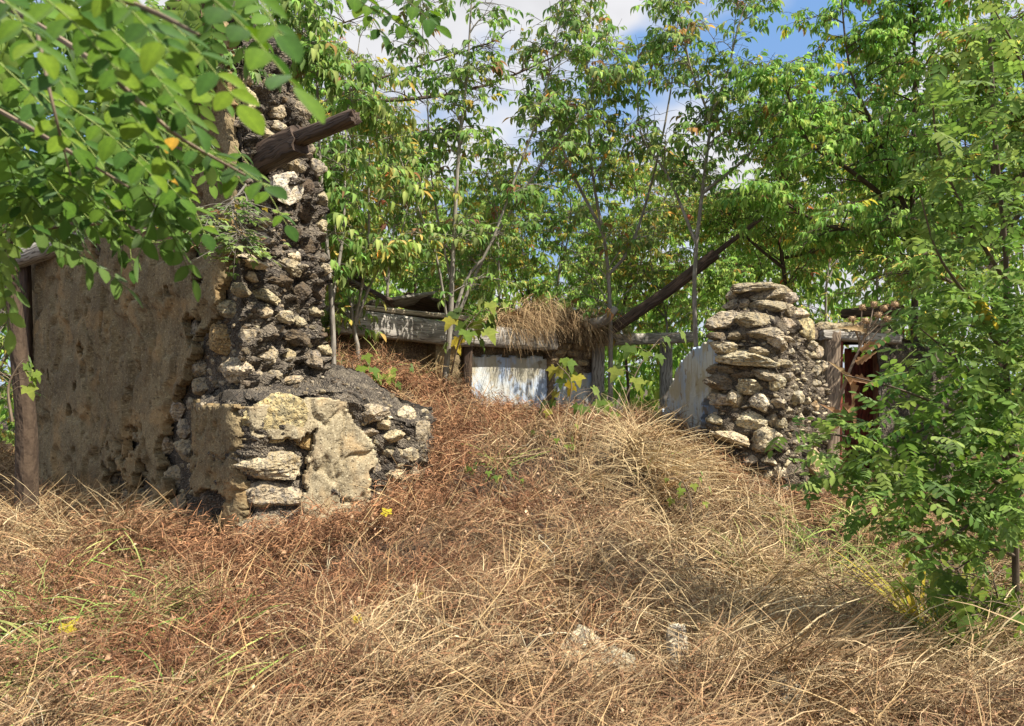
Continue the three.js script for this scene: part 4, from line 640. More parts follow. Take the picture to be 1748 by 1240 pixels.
  const joined = (geo, list) => { // scattered copies written into one geometry
    const P = geo.attributes.position, C = geo.attributes.color, I = geo.index, n = P.count, out = { p: new Float32Array(n * 3 * list.length), c: new Float32Array(n * 3 * list.length), i: [] }, m = new THREE.Matrix4(), v = V();
    list.forEach((o, k) => { m.compose(o.p, o.q, V(o.s, o.s, o.s)); for (let j = 0; j < n; j++) { v.fromBufferAttribute(P, j).applyMatrix4(m); const q = (k * n + j) * 3; out.p[q] = v.x; out.p[q + 1] = v.y; out.p[q + 2] = v.z; out.c[q] = C.getX(j) * o.c[0]; out.c[q + 1] = C.getY(j) * o.c[1]; out.c[q + 2] = C.getZ(j) * o.c[2]; } for (let j = 0; j < I.count; j++) out.i.push(I.getX(j) + k * n); });
    const g = new THREE.BufferGeometry(); g.setAttribute('position', new THREE.BufferAttribute(out.p, 3)); g.setAttribute('color', new THREE.BufferAttribute(out.c, 3)); g.setIndex(out.i); g.computeVertexNormals(); return g; };
  const words = { mat: ['matted_grass', 'matted fallen straw covering the slope in front of the ruin'], fine: ['dead_weeds', 'fine rust brown dead weeds tangled over the heap and along the walls'], tuft: ['straw_tufts', 'upright pale straw tufts along the right side and the mound'], weed: ['standing_weeds', 'standing rust brown dead weeds with crumbled leaves along the wall feet'], stem: ['loose_straws', 'single long bent straws standing out of the matted grass'], green: ['green_grass', 'sparse green grass blades growing through the straw'] };
  for (const k in words) { if (baked[k]) { const q = baked[k], g = new THREE.BufferGeometry(); g.setAttribute('position', new THREE.Float32BufferAttribute(q.p, 3)); g.setAttribute('color', new THREE.Float32BufferAttribute(q.c, 3)); g.setIndex(q.i); g.computeVertexNormals(); tag(mesh(words[k][0], g, M.straw), words[k][1], 'grass', null, 'stuff'); continue; } const g = new THREE.Group(); g.name = numbered(words[k][0]); scene.add(g); tag(g, words[k][1], 'grass', null, 'stuff'); L[k].forEach((list, i) => { if (!list.length) return; if (k === 'stem') mesh('blades', joined(clumps[k][i], list), M.straw, g); else scatter('blades', clumps[k][i], M.straw, list, g); }); }
  const lg = mesh('leaf_litter', joined(litterGeo(5), litter), M.straw); tag(lg, 'small curled dry leaves caught in the straw', 'leaf litter', null, 'stuff');

  // thatch of dead grass that hangs over the back wall
  const hl = [[], []];
  for (let k = 0; k < 85; k++) { const px = lerp(846, 1040, r()), up = Math.sin((px - 840) / 200 * 3.14), p = at(px, 566 - r() * 44 * up + (px - 850) * 0.03, 11.2 + (px - 850) * 0.005 + r() * 0.35); hl[k % 2].push({ p, q: new THREE.Quaternion().setFromAxisAngle(UPV, -1.1 + (r() - 0.5) * 2.4), s: 0.8 + r() * 0.7, c: mixc([0.30, 0.22, 0.14], [0.48, 0.39, 0.27], r()) }); }
  const hg = new THREE.Group(); hg.name = 'hanging_grass'; scene.add(hg); tag(hg, 'thatch of dead straw hanging over the back wall above the niche', 'grass', null, 'stuff'); hl.forEach((l, i) => scatter('blades', clumps.hang[i], M.straw, l, hg));
  const mound = thing('sod_heap', 'low heap of earth and straw on top of the back wall', 'heap', at(930, 545, 11.7), null, 'thing');
  const f = [xz(842, 11.25), xz(1046, 12.0), xz(1040, 12.7), xz(850, 12.0)], ym = at(930, 545, 11.7).y;
  worldMesh('earth_core', mass({ foot: () => f, y0: ym - 0.35, topY: (x, z) => { const [px] = project(V(x, ym, z)); return ym + 0.16 * Math.sin(clamp((px - 840) / 200) * 3.14) - 0.1; }, step: 0.06, rough: roughEarth(0.12, 61) }), M.soil, mound);
}

// ------------------------------------------------------------------ leaves
// one leaf blade written into mb: from `base` along `dir`, face turned to `nrm`
const OVAL = (t) => Math.pow(Math.sin(Math.PI * Math.pow(t, 0.9)), 0.62), LANCE = (t) => Math.pow(Math.sin(Math.PI * Math.pow(t, 0.72)), 0.9) * (1 + 0.12 * Math.sin(t * 22));
function blade(mb, base, dir, nrm, L, Wd, prof, { fold = 0.3, curl = 0.3, rows = 5, col = [1, 1, 1] } = {}) {
  const d = dir.clone().normalize(), s = d.clone().cross(nrm).normalize(), n = s.clone().cross(d).normalize(), R = [];
  for (let k = 0; k <= rows; k++) {
    const t = k / rows, w = Wd / 2 * Math.max(prof(clamp(t, 0.015, 0.985)), 0.04), c = base.clone().addScaledVector(d, L * t * (1 - 0.15 * curl * t)).addScaledVector(n, -curl * L * t * t * 0.6), row = [];
    for (const e of [-1, 0, 1]) { const q = c.clone().addScaledVector(s, e * w).addScaledVector(n, Math.abs(e) * w * fold), sh = e === 0 ? 1.12 : 0.96; row.push(mb.v(q.x, q.y, q.z, e * 0.5 + 0.5, t, [col[0] * sh, col[1] * sh, col[2] * sh])); }
    R.push(row);
  }
  for (let k = 0; k < rows; k++) for (let e = 0; e < 2; e++) mb.i.push(R[k][e], R[k][e + 1], R[k + 1][e + 1], R[k][e], R[k + 1][e + 1], R[k + 1][e]);
}
function stick(mb, a, b, ra, rb, sides = 4, sag = 0) { const m = a.clone().lerp(b, 0.5); m.y -= sag; const pts = [a, m, b]; const n0 = mb.n; mb.tube(pts, [ra, (ra + rb) / 2, rb], sides, false); return n0; }
function colorRest(mb, from, c) { while (mb.c.length / 3 < mb.n) mb.c.push(c[0], c[1], c[2]); }
function drooping(seed) { // box elder leaf: three to five hanging leaflets on a thin stalk
  const r = rng(seed), mb = new MB(), n0 = mb.n, end = V(0.085, -0.012 - r() * 0.02, 0); stick(mb, V(0, 0, 0), end, 0.0014, 0.001, 3, -0.006); colorRest(mb, n0, [1, 0.75, 0.5]);
  const one = (p, az, dn, L) => { const v = [0.85 + r() * 0.3, 0.85 + r() * 0.3, 0.8 + r() * 0.4]; if (r() < 0.05) { v[0] *= 2; v[1] *= 1.1; } blade(mb, p, V(Math.cos(az) * Math.cos(dn), Math.sin(dn), Math.sin(az) * Math.cos(dn)), V(Math.cos(az) * 0.6 + (r() - 0.5) * 0.5, 0.7, Math.sin(az) * 0.6 + (r() - 0.5) * 0.5), L, L * (0.38 + r() * 0.14), LANCE, { fold: 0.35 + r() * 0.6, curl: 0.2 + r() * 0.7, rows: 4, col: v }); };
  one(end, (r() - 0.5) * 0.6, -0.25 - r() * 0.75, 0.085 + r() * 0.02);
  for (const s of [-1, 1]) { one(end.clone().multiplyScalar(0.72), s * (1.0 + r() * 0.3), -0.25 - r() * 0.75, 0.07 + r() * 0.015); if (r() < 0.75) one(end.clone().multiplyScalar(0.45), s * (1.2 + r() * 0.4), -0.2 - r() * 0.7, 0.06 + r() * 0.015); }
  return mb.geo();
}
function pinnate(seed, pairs, leafL, gap) { // robinia leaf: oval leaflets in pairs
  const r = rng(seed), mb = new MB(), L = gap * (pairs + 1), n0 = mb.n; const pt = (t) => V(L * t, -0.18 * L * t * t, 0);
  stick(mb, pt(0), pt(1), 0.0016, 0.0008, 3, -0.04 * L); colorRest(mb, n0, [1.1, 1.1, 0.7]);
  const v = () => { const k = 0.82 + r() * 0.36; return [k, k, k]; };
  for (let k = 1; k <= pairs; k++) for (const s of [-1, 1]) blade(mb, pt(k / (pairs + 1)), V(0.35 + r() * 0.2, -0.12 - r() * 0.5, s), V((r() - 0.5) * 0.5, 1, -s * 0.3 * r()), leafL * (0.85 + r() * 0.25), leafL * (0.48 + r() * 0.08), OVAL, { fold: 0.1 + r() * 0.25, curl: r() * 0.25, rows: 4, col: v() });
  blade(mb, pt(1), V(1, -0.5, 0), V(0.3, 1, 0), leafL, leafL * 0.52, OVAL, { fold: 0.15, curl: 0.15, rows: 4, col: v() });
  return mb.geo();
}
const DROOP = [101, 102, 103, 104].map(drooping), PINN = [111, 112, 113].map((s) => pinnate(s, 6, 0.046, 0.028)), BROAD = [114, 115, 116].map((s, k) => pinnate(s, 3 + k, 0.056, 0.034));
function lobed(seed) { // a hop or maple like leaf with five points, gently cupped, stalk at the origin, pointing along +x
  const r = rng(seed), sh = new THREE.Shape(), tips = [[-1.9, 0.5], [-1.0, 0.85], [0, 1.15], [1.0, 0.85], [1.9, 0.5]]; sh.moveTo(0, 0);
  tips.forEach(([a, l], k) => { const pre = a - 0.42, x = (q, m) => [Math.cos(q) * m, Math.sin(q) * m]; if (k) sh.lineTo(...x(a - 0.5, 0.58)); sh.lineTo(...x(pre + 0.15, l * 0.72)); sh.lineTo(...x(a + (r() - 0.5) * 0.1, l)); sh.lineTo(...x(a + 0.27, l * 0.72)); });
  let g = new THREE.ShapeGeometry(sh, 2); const p = g.attributes.position, c = new Float32Array(p.count * 3); for (let k = 0; k < p.count; k++) { const x = p.getX(k), y = p.getY(k); p.setXYZ(k, x, -0.25 * (x * x + y * y) + 0.22 * Math.abs(y) + (r() - 0.5) * 0.08, y); const q = 0.85 + r() * 0.3; c[k * 3] = c[k * 3 + 1] = c[k * 3 + 2] = q; } g.setAttribute('color', new THREE.BufferAttribute(c, 3)); g.computeVertexNormals(); return g;
}
const LOBED = [121, 122, 123].map(lobed);
const GREENS = [[0.20, 0.32, 0.07], [0.275, 0.395, 0.085], [0.145, 0.25, 0.058], [0.355, 0.44, 0.12], [0.215, 0.305, 0.085]];
const AUTUMN = [[0.50, 0.38, 0.05], [0.30, 0.15, 0.07], [0.38, 0.22, 0.07], [0.42, 0.40, 0.08], [0.38, 0.38, 0.08]];

// ------------------------------------------------------------------ trees: stems given by their path, limbs and twigs grown from them
function tree(o) {
  const r = rng(o.seed), stems = o.stems.map((s) => curve(s.map((q) => at(q[0], q[1], q[2] ?? o.d)), 16));
  const b0 = stems[0][0].clone(); b0.y = Math.min(b0.y, hAt(b0.x, b0.z) - 0.05); if (!o.noRoot) stems[0][0].copy(b0);
  const g = thing(o.name || 'box_elder', o.label, 'tree', b0, o.group), spots = [], twigs = new MB();
  stems.forEach((s, k) => {
    const mb = new MB(), ra = (o.r || 0.04) * (k ? 0.7 : 1) * ((o.rs && o.rs[k]) || 1); mb.tube(s, s.map((_, i) => ra * lerp(1, 0.22, i / 16) * (1 + 0.08 * noise(i, k, 3))), 8); worldMesh(k ? 'stem' : 'trunk', mb.geo(), o.bark || M.bark, g);
    const len = s.reduce((q, p, i) => i ? q + p.distanceTo(s[i - 1]) : 0, 0), nb = Math.round(len * (o.limbs || 5));
    for (let b = 0; b < nb; b++) {
      const t = lerp((o.from && (o.from[k] ?? o.from[0])) || 0.3, 1, Math.pow(r(), 0.8)), i = Math.min(15, Math.floor(t * 16)), p = s[i].clone().lerp(s[i + 1], t * 16 - i), dirS = s[i + 1].clone().sub(s[i]).normalize(), az = r() * 6.2832;
      const L = (o.reach || 0.9) * lerp(1, 0.4, t) * (0.5 + r() * 0.7), up = (o.up ?? 0.5) * (0.5 + r()), d = V(Math.cos(az), up, Math.sin(az) * (o.deep || 0.8)).normalize().lerp(dirS, 0.25).normalize();
      const pts = [p]; let q = p.clone(); for (let m = 1; m <= 5; m++) { d.x += (r() - 0.5) * 0.3; d.z += (r() - 0.5) * 0.3; d.y += (r() - 0.5) * 0.25 - (o.sag || 0.06) * m; d.normalize(); q = q.clone().addScaledVector(d, L / 5); pts.push(q); }
      twigs.tube(pts, pts.map((_, m) => lerp(ra * 0.28, 0.0035, m / 5)), 5, false);
      for (let m = 1; m < 6; m++) {
        const nTw = o.twigs ?? 2;
        for (let w = 0; w < nTw; w++) {
          const td = V(r() - 0.5, 0.3 * (r() - 0.3), r() - 0.5).normalize().lerp(d, 0.35).normalize(), tl = 0.12 + r() * 0.26, e = pts[m].clone().addScaledVector(td, tl); e.y -= 0.03; twigs.tube([pts[m], pts[m].clone().lerp(e, 0.55).add(V(0, 0.015, 0)), e], [0.004, 0.003, 0.002], 4, false);
          const nl = o.leaves ?? 4; for (let l = 0; l < nl; l++) spots.push([pts[m].clone().lerp(e, 0.3 + 0.7 * r()), td]);
        }
      }
    }
  });
  if (twigs.n) { const t = worldMesh('twigs', twigs.geo(), o.bark || M.bark, g); t.userData.kind = 'stuff'; }
  let sp = spots.filter(() => r() < (o.density ?? 0.6)); if (o.keep) sp = spots.filter(([p]) => { const [x, y] = project(p); return o.keep(x, y, p); });
  const list = sp.map(([p, d]) => { const a = r() < (o.autumn ?? 0.04), yaw = Math.atan2(-d.z, d.x) + (r() - 0.5) * 2.4, c = a ? AUTUMN[Math.floor(r() * 5)] : GREENS[Math.floor(r() * 5)], k = 0.75 + r() * 0.55, tn = o.tint || [1, 1, 1]; return { p: p.clone().sub(g.position), q: new THREE.Quaternion().setFromEuler(new THREE.Euler((r() - 0.5) * 0.7, yaw, (r() - 0.5) * 0.9)), s: (o.size || 1) * (0.7 + r() * 0.6), c: [c[0] * k * tn[0], c[1] * k * tn[1], c[2] * k * tn[2]] }; });
  const geos = o.geos || DROOP, half = [[], []]; list.forEach((q, k) => half[k % 2].push(q));
  half.forEach((l, k) => l.length && scatter('crown', geos[(o.seed + k) % geos.length], M.leaf, l, g));
  return g;
}
const GB = 'box elder saplings growing in the ruin';
tree({ size: 1.28, seed: 11, twigs: 2, density: 0.42, d: 9.7, r: 0.042, label: 'forked grey sapling rising through the middle of the back beam', limbs: 5, reach: 0.85, up: 0.7, autumn: 0.08, leaves: 3, twigs: 2, from: [0.22],
  stems: [[[758, 660], [768, 560], [773, 440], [784, 248], [796, 142], [806, -20]], [[768, 560, 9.7], [800, 470, 9.8], [828, 436, 9.8], [884, 291, 9.9], [926, 177, 10], [944, 89, 10], [968, -20, 10]], [[785, 530, 9.9], [826, 440, 10], [936, 262, 10.3], [998, 177, 10.4], [1040, 60, 10.5]], [[765, 560, 9.6], [745, 440, 9.5], [720, 372, 9.4], [684, 273, 9.4], [650, 190, 9.4]], [[770, 480, 9.8], [740, 330, 9.9], [728, 150, 10], [716, -20, 10]]], rs: [1, 0.8, 0.8, 0.6, 0.6], bark: M.bark });
tree({ size: 1.28, seed: 12, d: 8.2, r: 0.03, label: 'thin pale twin stem sapling close against the tall wall end', limbs: 5, reach: 0.5, up: 0.6, leaves: 3, from: [0.25], stems: [[[570, 620], [566, 520], [556, 400], [545, 250], [540, 90], [536, -30]], [[566, 520, 8.2], [585, 400, 8.3], [590, 250, 8.4], [600, 100, 8.5]]] });
tree({ size: 1.28, seed: 13, d: 9.2, r: 0.03, label: 'small branching sapling in front of the left end of the beam', limbs: 6, reach: 0.6, up: 0.8, leaves: 3, from: [0.2], stems: [[[612, 600], [604, 560], [592, 480], [566, 400], [560, 300]], [[606, 555, 9.2], [640, 470, 9.3], [678, 420, 9.4], [700, 330, 9.5]], [[606, 550, 9.2], [628, 420, 9.1], [630, 280, 9.1], [640, 130, 9.1]]] });
tree({ size: 1.28, seed: 14, density: 0.42, d: 11.8, r: 0.042, label: 'slender sapling standing just left of the empty door frame', limbs: 5, reach: 1.0, up: 0.7, autumn: 0.08, leaves: 3, from: [0.15], stems: [[[1042, 690], [1042, 560], [1036, 440], [1012, 300], [1002, 120], [1012, -40]], [[1038, 470, 11.8], [1072, 430, 11.8], [1118, 290, 11.9], [1150, 120, 12], [1160, -20, 12]], [[1030, 400, 11.8], [960, 250, 12], [930, 60, 12.1]]] });
tree({ size: 1.28, seed: 15, density: 0.42, d: 11.0, r: 0.036, label: 'tall bare topped sapling forking high between niche and pillar', limbs: 5, reach: 1.0, up: 0.7, autumn: 0.07, leaves: 3, from: [0.12], bark: M.bark, stems: [[[1190, 640], [1186, 460], [1206, 270], [1211, 204], [1180, 120], [1150, -30]], [[1211, 204, 11], [1240, 130, 11], [1262, 40, 11], [1290, -40, 11]], [[1190, 420, 11], [1140, 300, 11.2], [1095, 230, 11.3], [1090, 80, 11.4]], [[1200, 330, 11], [1290, 250, 10.8], [1330, 150, 10.7]]] });
tree({ seed: 16, density: 0.5, d: 10.8, r: 0.055, label: 'dense leafy tree with dark forked trunk behind the pillar', limbs: 8, reach: 1.5, up: 0.35, autumn: 0.04, leaves: 4, twigs: 3, from: [0.15], size: 1.1, tint: [1.12, 1.2, 1.0], bark: M.barkDark, stems: [[[1560, 650], [1562, 500], [1558, 320], [1562, 120], [1556, -60]], [[1556, 380, 10.8], [1522, 297, 10.7], [1493, 222, 10.6], [1452, 120, 10.6], [1434, -30, 10.6]], [[1540, 360, 10.8], [1450, 290, 10.4], [1380, 240, 10.2], [1330, 120, 10.1]], [[1560, 400, 10.8], [1480, 400, 10.3], [1400, 380, 10], [1310, 330, 9.9]]] });
tree({ seed: 17, density: 0.5, tint: [1.1, 1.18, 1], d: 12.5, r: 0.045, label: 'leafy box elder close behind the pillar top', limbs: 8, reach: 1.4, up: 0.4, autumn: 0.06, leaves: 4, twigs: 3, from: [0.2], bark: M.barkDark, stems: [[[1350, 680], [1342, 500], [1330, 380], [1338, 250], [1350, 120]], [[1340, 460, 12.5], [1270, 400, 12.4], [1220, 330, 12.4]], [[1340, 440, 12.5], [1430, 420, 12.2], [1500, 380, 12]]] });
tree({ seed: 18, density: 0.5, d: 9.5, r: 0.05, label: 'bushy tree filling the right edge behind the robinia shrub', limbs: 9, reach: 1.5, up: 0.35, autumn: 0.03, leaves: 4, twigs: 3, from: [0.1], size: 1.1, tint: [1.1, 1.2, 0.95], bark: M.barkDark, stems: [[[1720, 800], [1705, 600], [1690, 400], [1700, 200], [1690, -40]], [[1700, 560, 9.5], [1620, 480, 9.3], [1560, 450, 9.2]], [[1700, 420, 9.5], [1780, 300, 9.3], [1800, 120, 9.2]]] });
// saplings behind the ruin, light green
const behind = [[520, 12.5, -40], [600, 13.5, 60], [655, 12.2, 180], [700, 15, 240], [790, 14, 330], [850, 13.2, 260], [905, 15.5, 300], [960, 14, 230], [1010, 16, 320], [1075, 14.5, 260], [1130, 13.6, 330], [1180, 16, 280], [1250, 15, 330], [1420, 14.5, 180], [1500, 16, 60], [1640, 15, 40], [470, 14.5, 60], [575, 16.5, 250], [745, 17, 350], [1330, 17, 360]];
const where = ['tallest of the thin saplings left of the charred beam', 'pale leafy sapling rising beyond the charred beam tip', 'drooping yellowish sapling over the curled board', 'light green sapling behind the left half of the beam', 'low sapling whose crown shows behind the forked trunk', 'leafy sapling right of the forked trunk', 'small sapling above the hanging straw', 'sapling behind the left end of the sod heap', 'pale sapling above the foot of the fallen rafter', 'sapling crossing the middle of the fallen rafter', 'low green sapling under the fallen rafter', 'sapling just right of the bare topped tree trunk', 'short sapling at the left shoulder of the pillar', 'tall green tree right of the pillar top', 'broad tree behind the doorway roof', 'tall back tree at the far right', 'back sapling partly hidden by the tall wall top', 'thin sapling low behind the black timber stub', 'far sapling low behind the beam middle', 'far low tree directly behind the pillar'];
behind.forEach(([x, d, top], k) => { const r = rng(k + 300), yb = 690, st = [[x, yb], [x + (r() - 0.5) * 20, lerp(yb, top, 0.4)], [x + (r() - 0.5) * 40, lerp(yb, top, 0.7)], [x + (r() - 0.5) * 50, top]], s2 = [[st[1][0], st[1][1], d], [x + (r() - 0.5) * 120, lerp(yb, top, 0.65), d + 0.2], [x + (r() - 0.5) * 160, lerp(yb, top, 0.95), d + 0.3]];
  tree({ seed: 400 + k, d, r: 0.028, label: where[k], limbs: 6, reach: 1.25, up: 0.5, autumn: 0.04, leaves: 4, twigs: 2, from: [0.1], size: 1.0, density: 0.6, tint: [1.15, 1.15, 1.0], stems: [st, s2], bark: k % 3 ? M.bark : M.barkDark }); });
// the green mass of wood farther off
{
  const r = rng(555), l = [[], []];
  for (let k = 0; k < 18000; k++) { const az = lerp(-0.8, 0.8, r()), d = lerp(17, 30, r()), x = Math.sin(az) * d, z = -Math.cos(az) * d, cell = fbm(x * 0.35, 3, z * 0.35, 2), hmax = 5.4 + 4.0 * cell + 3.5 * sstep(0.15, 0.6, az) + 2 * sstep(-0.1, -0.4, az), y = 0.3 + hmax * Math.pow(r(), 0.8); if (fbm(x * 0.7, y * 0.7, z * 0.7, 3) < -0.12) continue; const c = GREENS[Math.floor(r() * 5)], q = 0.8 + r() * 0.5; l[k % 2].push({ p: V(x, y, z), q: new THREE.Quaternion().setFromEuler(new THREE.Euler((r() - 0.5), r() * 6.28, (r() - 0.5))), s: 2.2 + r() * 1.8, c: [c[0] * q * 1.25, c[1] * q * 1.2, c[2] * q] }); }
  const g = new THREE.Group(); g.name = 'far_wood'; scene.add(g); tag(g, 'mass of far green wood behind the ruin', 'wood', null, 'stuff'); l.forEach((q, k) => scatter('foliage', DROOP[k], M.leaf, q, g));
}

// ------------------------------------------------------------------ robinia: overhanging branches near the eye at the upper left
const leafV = [0, 1, 2, 3, 4].map((s) => { const r = rng(900 + s), mb = new MB(); blade(mb, V(0, 0, 0), V(1, 0, 0), V(0, 1, 0), 1, 0.52 + r() * 0.1, OVAL, { fold: 0.05 + r() * 0.4, curl: r() * 0.55 - 0.1, rows: 10 }); return mb.geo(); });
const leafT = [leafMat(0.085, 0.185, 0.010), leafMat(0.12, 0.225, 0.012), leafMat(0.045, 0.115, 0.012), leafMat(0.18, 0.285, 0.016), leafMat(0.06, 0.15, 0.02)];
const quatAxes = (x, y) => { const X = x.clone().normalize(), Z = X.clone().cross(y).normalize(), Y = Z.clone().cross(X); return new THREE.Quaternion().setFromRotationMatrix(new THREE.Matrix4().makeBasis(X, Y, Z)); };
function spray(g, stalks, a, b, pairs, size, seed, budget, facing = 0.5) { // one robinia leaf from a to b with its leaflets as parts
  const r = rng(seed), d = b.clone().sub(a), L = d.length(); d.normalize(); const m = a.clone().lerp(b, 0.5).add(V(0, 0.04 * L, 0)), c = curve([a, m, b], 12); stalks.tube(c, c.map((_, i) => lerp(0.0016, 0.0007, i / 12)), 5, false);
  const toEye = EYE.clone().sub(m).normalize(), n = UPV.clone().multiplyScalar(1 - facing).addScaledVector(toEye, facing * 0.9).add(V(r() - 0.5, r() - 0.5, r() - 0.5).multiplyScalar(0.35)).normalize(), side = d.clone().cross(n).normalize();
  const put = (t, sd) => { if (budget.n <= 0) return; budget.n--; const i = t * 12, k = Math.min(11, Math.floor(i)), p = c[k].clone().lerp(c[k + 1], i - k), x = sd ? side.clone().multiplyScalar(sd).addScaledVector(d, 0.3 + r() * 0.25).add(V(0, -0.15 - r() * 0.35, 0)) : d.clone(), y = n.clone().add(V(r() - 0.5, r() - 0.5, r() - 0.5).multiplyScalar(0.55)); const o = new THREE.Mesh(leafV[Math.floor(r() * 5)], r() < 0.004 ? leafY : leafT[Math.floor(r() * 5)]); o.name = numbered('leaf'); o.castShadow = o.receiveShadow = true; o.position.copy(p).sub(g.position); o.quaternion.copy(quatAxes(x, y)); o.scale.setScalar(size * (0.7 + r() * 0.45) * (sd ? 1 : 1.05)); g.add(o); };
  for (let k = 1; k <= pairs; k++) { const t = lerp(0.12, 0.9, (k - 1) / Math.max(1, pairs - 1)); put(t, 1); put(clamp(t + (r() - 0.5) * 0.03), -1); } put(1, 0);
}
const leafY = leafMat(0.6, 0.34, 0.03);
{
  const base = V(-2.3, 0, -0.9), g = thing('robinia_tree', 'bright green robinia boughs hanging close overhead at the upper left', 'tree', base), stalks = new MB(), limbs = new MB(), B = { n: 296 };
  const trunk = curve([base, V(-2.25, 1.5, -0.95), V(-2.0, 2.9, -1.1), V(-1.7, 4.2, -1.3)], 14), tm = new MB(); tm.tube(trunk, trunk.map((_, i) => lerp(0.1, 0.05, i / 14)), 10); worldMesh('trunk', tm.geo(), M.bark, g);
  const S = [ // x, y, x, y, leaf px, pairs
    [330, -30, 505, 150, 84, 5], [395, -60, 480, 60, 95, 3], [250, 0, 410, 180, 72, 6], [190, 50, 330, 215, 66, 6], [130, 90, 300, 300, 64, 7], [250, 160, 420, 320, 54, 5], [350, 260, 455, 320, 58, 3], [190, 230, 310, 340, 44, 5], [205, 300, 226, 462, 36, 5], [50, 140, 200, 320, 50, 7], [-10, 100, 130, 255, 56, 6], [40, -30, 200, 120, 76, 5], [150, -40, 290, 90, 78, 5], [-20, 200, 110, 345, 46, 6], [50, 300, 165, 385, 40, 5], [0, 10, 110, 150, 66, 5], [100, 170, 260, 300, 54, 6], [220, 80, 370, 170, 62, 5], [-20, -30, 70, 90, 80, 4], [400, 250, 490, 385, 42, 4], [300, 300, 350, 400, 42, 4], [180, 180, 350, 270, 54, 5], [60, 220, 190, 340, 44, 6], [-10, 290, 60, 400, 40, 4], [120, 10, 240, 180, 66, 5]];
  S.forEach(([x, y, x2, y2, px, pairs], k) => { const d = 0.043 * F / (px * 0.82); spray(g, stalks, at(x, y, d * 1.03), at(x2, y2, d * 0.98), pairs, 0.043, 40 + k, B, 0.42); });
  for (const [pts, ra] of [[[[-120, -60, 1.6], [60, 40, 1.3], [190, 130, 1.15], [300, 230, 1.15], [420, 300, 1.2]], 0.006], [[[-140, -90, 1.5], [120, -30, 1.0], [260, 20, 0.9], [340, 60, 0.85]], 0.006], [[[-140, 120, 1.9], [0, 190, 1.5], [120, 260, 1.3], [220, 320, 1.3]], 0.006], [[[120, -30, 1.0], [280, -60, 0.8], [420, -50, 0.7]], 0.005], [[[60, 40, 1.3], [90, 180, 1.2], [120, 300, 1.3]], 0.004], [[[-100, 400, 2.4], [0, 396, 2.2], [120, 386, 2.1], [230, 372, 2.0], [255, 355, 2.0]], 0.006]]) { const c = curve(pts.map((q) => at(...q)), 18); limbs.tube(c, c.map((_, i) => lerp(ra, ra * 0.3, i / 18)), 6, false); }
  const lead = at(-130, -70, 1.6), bough = curve([trunk[9].clone(), trunk[9].clone().lerp(lead, 0.5).add(V(0, 0.25, 0)), lead], 12); limbs.tube(bough, bough.map((_, i) => lerp(0.025, 0.007, i / 12)), 7, false);
  worldMesh('branches', limbs.geo(), M.twig, g); const sm = worldMesh('leaf_stalks', stalks.geo(), M.stalk, g); sm.userData.kind = 'stuff';
  const r = rng(71), list = [[], []], zone = [[-60, -60], [420, -60], [400, 20], [320, 120], [330, 260], [260, 320], [150, 340], [60, 390], [-60, 400]];
  for (let k = 0; k < 420; k++) { const x = lerp(-60, 470, r()), y = lerp(-60, 420, r()); if (!inPoly(x, y, zone)) continue; const d = lerp(1.5, 3.4, r()), c = GREENS[Math.floor(r() * 5)], q = 0.8 + r() * 0.4; list[k % 2].push({ p: at(x, y, d).sub(base), q: new THREE.Quaternion().setFromEuler(new THREE.Euler((r() - 0.5) * 1.1, r() * 6.28, -0.3 - r() * 0.9)), s: 0.95 + r() * 0.3, c: [c[0] * q * 0.55, c[1] * q * 0.66, c[2] * q * 0.42] }); }
  list.forEach((l, k) => scatter('foliage', PINN[k], M.leaf, l, g));
}
{ // a second bough whose tips show dark at the top middle
  const base = V(-1.7, 4.15, -1.3), g = thing('robinia_bough', 'dark green robinia sprig at the top edge above the charred beam', 'branch', at(640, -20, 2.2)), stalks = new MB(), B = { n: 80 };
  for (const [k, q] of [[560, -40, 700, 55, 34, 6], [620, -50, 745, 45, 36, 5], [600, -20, 650, 60, 34, 4], [520, -50, 640, 20, 36, 5], [690, -40, 735, 25, 34, 4]].entries()) { const d = 0.05 * F / q[4]; spray(g, stalks, at(q[0], q[1], d), at(q[2], q[3], d), q[5], 0.05, 140 + k, B, 0.4); }
  const c = curve([base, at(480, -90, 1.9), at(600, -50, 1.95), at(700, -40, 2)], 14); stalks.tube(c, c.map((_, i) => lerp(0.012, 0.003, i / 14)), 6, false); worldMesh('branch_stem', stalks.geo(), M.twig, g);
}
